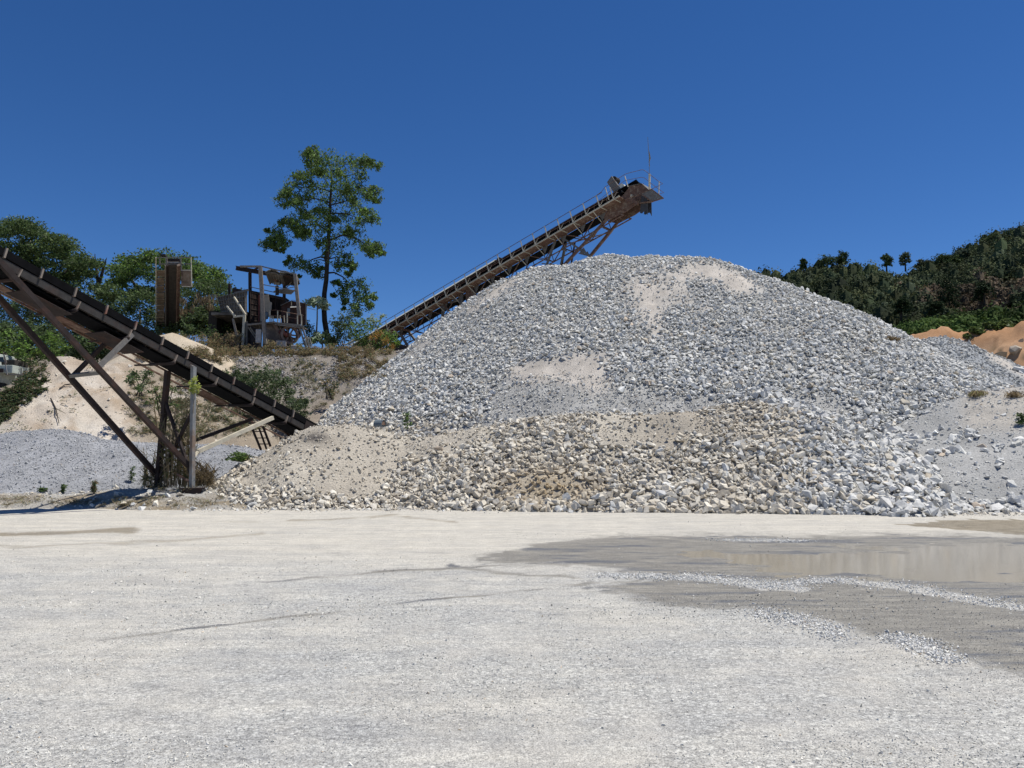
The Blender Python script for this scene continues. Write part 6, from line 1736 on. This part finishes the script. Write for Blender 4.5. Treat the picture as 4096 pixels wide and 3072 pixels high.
shrub('shrub', [(880, 1600, 26), (920, 1630, 30), (860, 1640, 26), (950, 1660, 28), (900, 1680, 26), (840, 1590, 22), (980, 1700, 24)], 38.5, 'loose green brown shrubbery directly behind the conveyor braces', 150, 0.13, GREEN_GRAY + DRY[:1], onto=True)
shrub('shrub', [(1060, 1480, 22), (1080, 1500, 24), (1105, 1490, 18)], 43, 'lighter green shoot at the top of the slope shrub', 110, 0.12, GREEN + GREEN_GRAY)
shrub('shrub', [(540, 1500, 26), (575, 1520, 28), (520, 1520, 20), (590, 1490, 22), (560, 1550, 20)], 35.5, 'green bush on the right shoulder of the sand mound', 170, 0.11, GREEN + GREEN_GRAY)
shrub('shrub', [(620, 1560, 24), (650, 1590, 26), (610, 1600, 20), (690, 1560, 24), (640, 1630, 18), (700, 1620, 22)], 34.5, 'sparse creeping weeds right of the leaning conveyor post', 100, 0.11, GREEN + DRY[:1])
shrub('shrub', [(120, 1450, 26), (140, 1490, 28), (110, 1500, 26), (160, 1520, 22), (130, 1540, 24), (95, 1540, 22)], 42, 'brownish green bush against the left end of the sand mound', 170, 0.13, GREEN_DK + DRY[:1])
shrub('shrub', [(800, 1340, 26), (840, 1320, 26), (760, 1310, 22), (870, 1350, 24), (820, 1370, 22), (730, 1335, 20)], 52.5, 'pale green weeds right of the tan sand heap', 120, 0.15, GREEN_GRAY + GREEN)
shrub('shrub', [(900, 1360, 20), (920, 1350, 22), (935, 1370, 18)], 52.2, 'purplish dry bush before the dark chamber', 110, 0.16, [(0.13, 0.10, 0.10), (0.17, 0.14, 0.13)], droop=-0.4, width=0.14)
shrub('shrub', [(1300, 1530, 20), (1320, 1560, 22), (1340, 1545, 16)], 43.5, 'small dark weed on the slope beside the tall heap', 90, 0.13, GREEN_DK + DRY)
shrub('shrub', [(1235, 1460, 18), (1260, 1470, 16), (1190, 1455, 16)], 48, 'low dry weed at the middle of the slope', 80, 0.13, DRY + GREEN_DK)
mass_hit('slope_weeds', 'thin brown and green weeds scattered down the stony slope and the mound shoulder', [(880, 1440, 1260, 1560, 60, 0.28), (700, 1480, 1010, 1750, 260, 0.26), (520, 1500, 760, 1740, 130, 0.2), (860, 1500, 1060, 1620, 40, 0.3), (1200, 1440, 1420, 1580, 50, 0.22), (960, 1600, 1240, 1720, 60, 0.22), (1250, 1560, 1330, 1640, 12, 0.2)], 90, 0.12, DRY + [(0.10, 0.11, 0.05)] + GREEN_GRAY, 'weeds')
mass_hit('dry_brush', 'dry brown brush fringe along the crest of the terrace above the stony slope', [(860, 1375, 1500, 1425, 190, 0.24), (560, 1400, 900, 1450, 70, 0.28), (1350, 1400, 1560, 1520, 70, 0.26)], 110, 0.17, DRY + DRY + [(0.10, 0.10, 0.05), (0.09, 0.12, 0.05)], 'dry_brush', droop=-0.5, width=0.2, tall=0.8)
mass_hit('creepers', 'dark creepers over the shaded bank at the far left below the truck', [(-60, 1560, 190, 1720, 520, 0.13), (60, 1450, 185, 1570, 120, 0.16)], 34, 0.13, GREEN_DK + [(0.09, 0.07, 0.04)], 'creepers', droop=0.2, width=0.5, keep=lambda u, v: u + (v - 1560) * 1.36 < 180)
cl = []
for u, v in ((75, 1640), (110, 1720), (250, 1600), (310, 1580), (60, 1700), (180, 1690), (420, 1560), (360, 1480), (500, 1640), (560, 1700), (20, 1730), (300, 1650), (205, 1650)):
    p = hit1(u, v, y0=30); cl.append((p[0], p[1], p[2] + 0.08, 0.3, 0.25, 0.12))
o = foliage('weeds', cl, None, None, 46, 0.10, GREEN + DRY, -0.2, 0.3, 0.2)
tag(o, 'tiny weeds dotted over the cream sand mound', 'weeds', kind='stuff')
# dead twigs on the sand mound
for pts, lab in (([(205, 1600), (225, 1640), (238, 1700)], 'dark forked dead branch standing on the sand mound'), ([(240, 1560), (262, 1545), (292, 1546)], 'thin bent twig lying higher on the sand mound')):
    ps = [hit1(u, v, y0=30) + np3(0, -0.05, 0.07) for u, v in pts]
    r_ = empty('dead_branch', ps[0], lab, 'branch')
    MB().pole(ps, [0.03, 0.025, 0.015], 5).pole([ps[1], ps[1] * 0.5 + ps[2] * 0.5 + np3(0.35, 0, 0.1)], [0.018, 0.008], 4).build('twig', M['bark_dark'], r_)

# reeds between the conveyor posts
def reeds(u0, u1, vb, vt, Y, n, label, plumes=(), cols=None, name='reed_clump', h0=0.35):
    cols = cols or [(0.20, 0.155, 0.08), (0.14, 0.13, 0.05), (0.10, 0.13, 0.04), (0.25, 0.20, 0.12)]
    base = P((u0 + u1) / 2, vb, Y); root = empty(name, base, label, 'reeds')
    m = MB(); lp = []
    for k in range(n):
        u = rng.uniform(u0, u1); b = P(u, vb + rng.uniform(-8, 8), Y + rng.uniform(-0.4, 0.4))
        hgt = (vb - vt) / F * Y * rng.uniform(h0, 1.0); lean = rng.normal(0, 0.12) * hgt
        pts = [b, b + np3(lean * 0.3, 0, hgt * 0.5), b + np3(lean, rng.uniform(-.2, .2), hgt)]
        m.pole(pts, [0.014, 0.011, 0.004], 4)
        for q in range(9): lp.append(b + (pts[2] - b) * rng.uniform(0.15, 1.0))
    m.build('stalk', M['dry_stem'], root)
    lp = np.array(lp); v, f, c = leaf_arrays(lp - base, rng.uniform(0.3, 0.65, len(lp)), palette(len(lp), cols), -0.9, 0.06)
    link('blade', np_mesh('blade', v, f, M['leaf'], c), root)['kind'] = 'stuff'
    return root
reeds(655, 770, 1945, 1560, 25.9, 75, 'tall dry brown reeds growing between the two conveyor posts')
reeds(575, 650, 1950, 1780, 26.5, 26, 'short sparse reeds left of the dark leaning post', h0=0.2)
reeds(775, 850, 1945, 1850, 25.8, 40, 'low brown grass tuft right of the pale post', h0=0.4, cols=DRY)
cl = [P(775, 1530, 25.0), P(785, 1550, 25.0), P(770, 1560, 25.0)]
cl = [(c[0], c[1], c[2], 0.11, 0.11, 0.17) for c in cl]
r_ = empty('grass_plume', P(772, 1600, 25.0), 'yellow green reed plume touching the pale conveyor post', 'plume')
MB().pole([P(757, 1935, 25.4), P(768, 1700, 25.1), P(780, 1560, 25.0)], [0.014, 0.012, 0.006], 5).build('stalk', M['dry_stem'], r_)
foliage('plume', cl, r_, r_, 150, 0.10, [(0.30, 0.32, 0.08), (0.22, 0.26, 0.07)], -0.2, 0.25, 0.1)
# leaning dry stem left of the post
r_ = empty('dry_stalk', P(640, 1800, 27), 'single reddish dry stalk leaning left of the dark post', 'stalk')
MB().pole([P(640, 1800, 27), P(620, 1650, 27), P(602, 1510, 27)], [0.02, 0.018, 0.01], 5).build('stem', M['dry_stem'], r_)

# little plants in the open
def sprout(u, v, hpx, label, n=60, cols=GREEN, Y=None, size=0.11, wpx=14, droop=-0.3, width=0.35):
    p = hit1(u, v, y0=18) if Y is None else P(u, v, Y)
    h = hpx / F * p[1]; w = wpx / F * p[1]
    root = empty('weed', p, label, 'plant')
    MB().pole([p, p + UZ * h], [0.012, 0.006], 4).build('stem', M['bark_dark'], root)
    foliage('foliage', [(p[0], p[1], p[2] + h * t, w, w, h * 0.22) for t in (0.3, 0.55, 0.85)], root, root, n, size, cols, droop, width, 0.2)
sprout(1628, 1716, 62, 'small upright green sapling in front of the gray heap', 60, GREEN_BRIGHT[1:2] + GREEN, Y=29.3, wpx=16)
sprout(955, 1850, 36, 'leafy green plant at the left foot of the rubble bank', 150, GREEN + GREEN_BRIGHT[:1], Y=27.0, size=0.14, wpx=36)
sprout(985, 1848, 26, 'thin olive weed touching the leafy plant by the rubble', 60, DRY + GREEN, Y=27.2, wpx=22)
sprout(252, 1972, 36, 'upright dark weed on the gravel left of the conveyor foot', 40, GREEN, wpx=9)
sprout(376, 1975, 46, 'pale grass tuft on the gravel near the shadow', 60, GREEN_GRAY + DRY, wpx=10, width=0.12, size=0.2, droop=-1.0)
sprout(170, 1968, 16, 'tiny flat weed farthest left on the gravel', 40, GREEN, wpx=12)
sprout(525, 1930, 60, 'thin green twig plant left of the dark leaning post', 40, GREEN, wpx=12)
sprout(4088, 1700, 46, 'dark green weed at the right frame edge on the dust slope', 90, GREEN_DK + GREEN, wpx=18)
sprout(3905, 1585, 16, 'yellowish grass tuft at the top of the dust slope', 90, DRY + [(0.2, 0.2, 0.08)], wpx=28, width=0.1, size=0.3, droop=-1)
sprout(4060, 1590, 20, 'dry tuft high on the dust slope beside the frame edge', 70, DRY, wpx=24, width=0.12, size=0.25, droop=-1)
sprout(3560, 1362, 10, 'brown tuft in the saddle between the two gray heaps', 80, DRY, wpx=26, width=0.12, size=0.3, droop=-1)
cl = []
for k in range(70):
    u = rng.uniform(-60, 900); v = rng.uniform(1990, 2028); p = hit1(u, v, y0=20)
    if p[1] > 29: continue
    cl.append((p[0], p[1], p[2] + 0.04, 0.22, 0.15, 0.07))
for k in range(30):
    u = rng.uniform(560, 900); v = rng.uniform(1930, 1975); p = hit1(u, v, y0=20)
    cl.append((p[0], p[1], p[2] + 0.08, 0.25, 0.2, 0.14))
o = foliage('dry_grass', cl, None, None, 50, 0.10, DRY + [(0.2, 0.18, 0.09)] + GREEN_GRAY[:1], -0.6, 0.12, 0.1)
tag(o, 'low dry grass along the foot of the dirt bank', 'grass', kind='stuff')

# ------------------------------------------------------------------ green bench, hill forest
def hill_crowns(fn, n, x0, x1, y0, y1, rmin, rmax, seedn, colfn, box=(2850, 860, 4300, 1420)):
    xx = rng.uniform(x0, x1, n); yy = rng.uniform(y0, y1, n); z = fn(xx, yy)
    u, v, d = proj(xx, yy, z)
    top = H(xx, yy)
    ok = (u > box[0]) & (u < box[2]) & (v > box[1]) & (v < box[3]) & (z > top - 0.5)
    xx, yy, z = xx[ok], yy[ok], z[ok]
    nr = normals(fn, xx, yy, 2.0); vd = np.stack([-xx, -yy, 1.6 - z], 1); vd /= np.linalg.norm(vd, axis=1)[:, None]
    ok = (nr * vd).sum(1) > -0.05
    return xx[ok], yy[ok], z[ok]

HEART = stone_variant(77, 0.95, 14)
def forest(name, label, pts, rmin, rmax, per, size, pal, drypal, dryf, kind='stuff', cat='forest', squash=1.0):
    xx, yy, z = pts
    n = len(xx)
    dry = fbm(xx * 0.045, yy * 0.045, 501, 4) + 0.35 * fbm(xx * 0.3, yy * 0.3, 502)
    r = rng.uniform(rmin, rmax, n) * (1 + 0.5 * (rng.uniform(0, 1, n) < 0.12))
    isdry = dry > dryf
    r = np.where(isdry, r * 0.7, r)
    tone = 1 + 1.6 * fbm(xx * 0.12, yy * 0.12, 503)
    base = 1.25 * tone[:, None] * np.where(isdry[:, None], palette(n, drypal, 0.3), palette(n, pal, 0.35))
    hgt = r * rng.uniform(0.8, 1.5, n) * squash
    idx = np.repeat(np.arange(n), per); m = n * per
    d = rng.normal(0, 1, (m, 3)); d /= np.linalg.norm(d, axis=1)[:, None]; d[:, 2] = np.abs(d[:, 2]) * 1.1 - 0.25
    lump = 1 + 0.12 * np.sin(d[:, 0] * 5 + idx) * np.cos(d[:, 1] * 4 + idx * 1.7)
    pos = np.stack([xx[idx], yy[idx], z[idx] + hgt[idx] * 0.75], 1) + d * lump[:, None] * np.stack([r[idx], r[idx], hgt[idx]], 1) * rng.uniform(0.64, 0.86, (m, 1))
    c = base[idx] * rng.uniform(0.8, 1.2, (m, 1))
    nrm = d + rng.normal(0, 0.28, (m, 3)); nrm /= np.linalg.norm(nrm, axis=1)[:, None]
    a_ = np.cross(nrm, rng.normal(0, 1, (m, 3))); a_ /= np.linalg.norm(a_, axis=1)[:, None]; b_ = np.cross(nrm, a_)
    ss = (size * rng.uniform(0.6, 1.4, m))[:, None]
    v = np.stack([pos - a_ * ss * 0.5, pos + b_ * ss * 0.45, pos + a_ * ss * 0.5, pos - b_ * ss * 0.45], 1).reshape(-1, 3)
    f = (np.array([[0, 1, 2], [0, 2, 3]])[None] + (np.arange(m) * 4)[:, None, None]).reshape(-1, 3)
    cc = np.repeat(c, 4, axis=0)
    # solid heart of every crown
    sv, sf = HEART
    hv = sv[None] * 1.3 * np.stack([r, r, hgt], 1)[:, None] + np.stack([xx, yy, z + hgt * 0.62], 1)[:, None]
    hf = sf[None] + (len(v) + np.arange(n) * len(sv))[:, None, None]
    v = np.concatenate([v, hv.reshape(-1, 3)]); f = np.concatenate([f, hf.reshape(-1, 3)]); cc = np.concatenate([cc, np.repeat(base * 0.9, len(sv), axis=0)])
    o = link(name, np_mesh(name, v, f, M['leaf_far'], cc))
    return tag(o, label, cat, kind=kind)
FG = [(0.048, 0.064, 0.03), (0.06, 0.074, 0.034), (0.036, 0.05, 0.025), (0.074, 0.084, 0.038), (0.052, 0.066, 0.038)]
FD = [(0.115, 0.088, 0.06), (0.085, 0.075, 0.045), (0.15, 0.11, 0.075)]
hp = hill_crowns(h_hill, 16000, 40, 200, 100, 215, 0, 0, 0, None)
print('forest crowns', len(hp[0]))
if len(hp[0]) > 4200:
    sel = rng.choice(len(hp[0]), 4200, replace=False); hp = tuple(q[sel] for q in hp)
forest('forest', 'dark green and brown forest covering the hill at the right', hp, 1.0, 2.2, 50, 0.42, FG, FD, 0.03)
bp = hill_crowns(h_bench, 9000, 36, 110, 70, 112, 0, 0, 0, None)
if len(bp[0]) > 950:
    sel = rng.choice(len(bp[0]), 950, replace=False); bp = tuple(q[sel] for q in bp)
forest('green_thicket', 'bright green strip of low bushes below the forested hill', bp, 0.8, 1.3, 75, 0.34, [(0.05, 0.082, 0.02), (0.042, 0.07, 0.018), (0.06, 0.095, 0.024)], [(0.06, 0.09, 0.025)], 0.2, cat='bushes', squash=0.8)

# trees one can tell apart on the skyline and the slope of the hill
def hill_tree(u, v, w, h, Y, label, cols=FG, conical=False, bare=0.15):
    """u, v: middle of the crown; w, h its half sizes in pixels"""
    w *= 1.45; h *= 1.2; v += 16; bare *= 0.4
    s = Y / F; c = P(u, v, Y); base = c - UZ * (h * (1 + bare) + 12) * s
    root = empty('hill_tree', base, label, 'tree')
    MB().pole([base - UZ * 1.0, c], [0.22, 0.1], 6).build('trunk', M['bark_dark'], root)
    cl = []
    for k in range(20):
        t = rng.uniform(-1.5, 1); q = (1 - 0.75 * max(0, t)) if conical else (math.sqrt(max(0.05, 1 - t * t)) if t > 0 else 1.0 - 0.15 * t) * rng.uniform(0.5, 1.25)
        a = rng.uniform(0, 2 * math.pi)
        cl.append((c[0] + w * s * 0.6 * q * math.cos(a), c[1] + w * s * 0.6 * q * math.sin(a), c[2] + h * s * 0.72 * t, w * s * 0.45, w * s * 0.45, h * s * 0.32))
    foliage('crown', cl, root, root, 70, 0.36, cols, 0.2, 0.8, 0.2, M['leaf_far'])
FT = [(0.045, 0.065, 0.026), (0.056, 0.076, 0.032), (0.036, 0.053, 0.024)]
hill_tree(3006, 1078, 10, 10, 182, 'smallest lone tree at the left end of the hill skyline', FT, bare=0.9)
hill_tree(2980, 1098, 9, 7, 182, 'tiny round bush tree peeping over the heap at the skyline', FT)
hill_tree(3213, 1038, 10, 17, 184, 'narrow pointed dark tree on the left part of the skyline', FT, True)
hill_tree(3308, 1028, 26, 24, 184, 'broad round tree left of the tallest skyline tree', FT)
hill_tree(3368, 1016, 17, 25, 184, 'tallest leafy skyline tree with a ragged top', FT)
hill_tree(3422, 1052, 14, 16, 184, 'small round tree right of the tallest skyline tree', FT)
hill_tree(3545, 1022, 15, 20, 185, 'dark rounded tree near the middle of the skyline', FT)
hill_tree(3620, 1016, 15, 18, 186, 'thin airy tree with open crown in the skyline dip', [(0.06, 0.075, 0.04), (0.08, 0.09, 0.05)], bare=0.6)
hill_tree(3690, 1034, 22, 12, 188, 'pale low tree right of the airy skyline tree', [(0.065, 0.075, 0.045)])
hill_tree(3768, 1020, 26, 16, 188, 'wide dark tree with bumpy crown before the skyline rises', FT)
hill_tree(3815, 1020, 20, 15, 188, 'round dark tree at the foot of the high ridge', FT)
hill_tree(3855, 992, 17, 10, 190, 'bluish umbrella shaped tree where the skyline climbs', [(0.05, 0.065, 0.045)], bare=0.5)
hill_tree(3900, 985, 26, 16, 192, 'dense tree right above the umbrella shaped skyline tree', FT)
hill_tree(3965, 940, 36, 18, 194, 'big rounded crown at the first shoulder of the high ridge', FT)
hill_tree(4060, 915, 40, 18, 196, 'big rounded crown at the top right corner of the ridge', FT)
hill_tree(3795, 1150, 28, 55, 150, 'tall dark conical tree in the middle of the hill slope', [(0.016, 0.026, 0.012), (0.022, 0.032, 0.014)], True)
hill_tree(3602, 1200, 26, 24, 140, 'very dark round tree low on the hill slope', [(0.014, 0.024, 0.012), (0.02, 0.03, 0.013)])
hill_tree(3935, 1140, 24, 28, 150, 'dark round tree right of the conical slope tree', [(0.02, 0.03, 0.014)])
hill_tree(3740, 1210, 22, 22, 140, 'dark tree below left of the conical slope tree', [(0.02, 0.03, 0.014)])
for k, (u, v, r, lab) in enumerate(((3905, 1325, 26, 'green bush hanging over the orange cut, left one'), (3960, 1305, 24, 'green bush in the middle of the orange cut edge'), (4025, 1300, 30, 'largest green bush at the right of the orange cut edge'), (3875, 1350, 16, 'smallest green bush lower on the orange cut'))):
    shrub('bush', [(u - r * 0.5, v - 5, r * 0.6), (u + r * 0.4, v, r * 0.65), (u, v + r * 0.4, r * 0.6), (u + r * .7, v + r * .3, r * .45)], 82, lab, 170, 0.34, [(0.075, 0.10, 0.03), (0.055, 0.08, 0.025)], cat='bush', width=0.6)

# boulders in the cut bank
def boulder(u, v, r, label, col, Y=None, flat=0.7):
    p = hit1(u, v, y0=40) if Y is None else P(u, v, Y)
    rr = r / F * p[1]
    sv, sf = stone_variant(int(u + v), flat, 16)
    R = rand_rot(1, None, 0.3)[0]
    vv = (sv * 2 * rr) @ R.T
    o = link('boulder', np_mesh('boulder', vv, sf, M['stone'], np.tile(np.array(col), (len(vv), 1))))
    o.location = V(p); tag(o, label, 'boulder')
boulder(4000, 1425, 36, 'large flat tan boulder in the orange cut bank', (0.45, 0.34, 0.23))
boulder(4060, 1400, 34, 'gray tan boulder right above the flat one in the cut', (0.40, 0.34, 0.27))
boulder(4085, 1365, 20, 'brown boulder at the frame edge near the top of the cut', (0.30, 0.22, 0.16))
boulder(4070, 1480, 40, 'pale white rock mass below the orange cut at the frame edge', (0.62, 0.61, 0.58))
boulder(4096, 1500, 30, 'second pale rock half out of frame behind the gray heap', (0.55, 0.55, 0.54))
boulder(3880, 1352, 10, 'small pale stone on the ledge of the orange cut', (0.5, 0.46, 0.4))
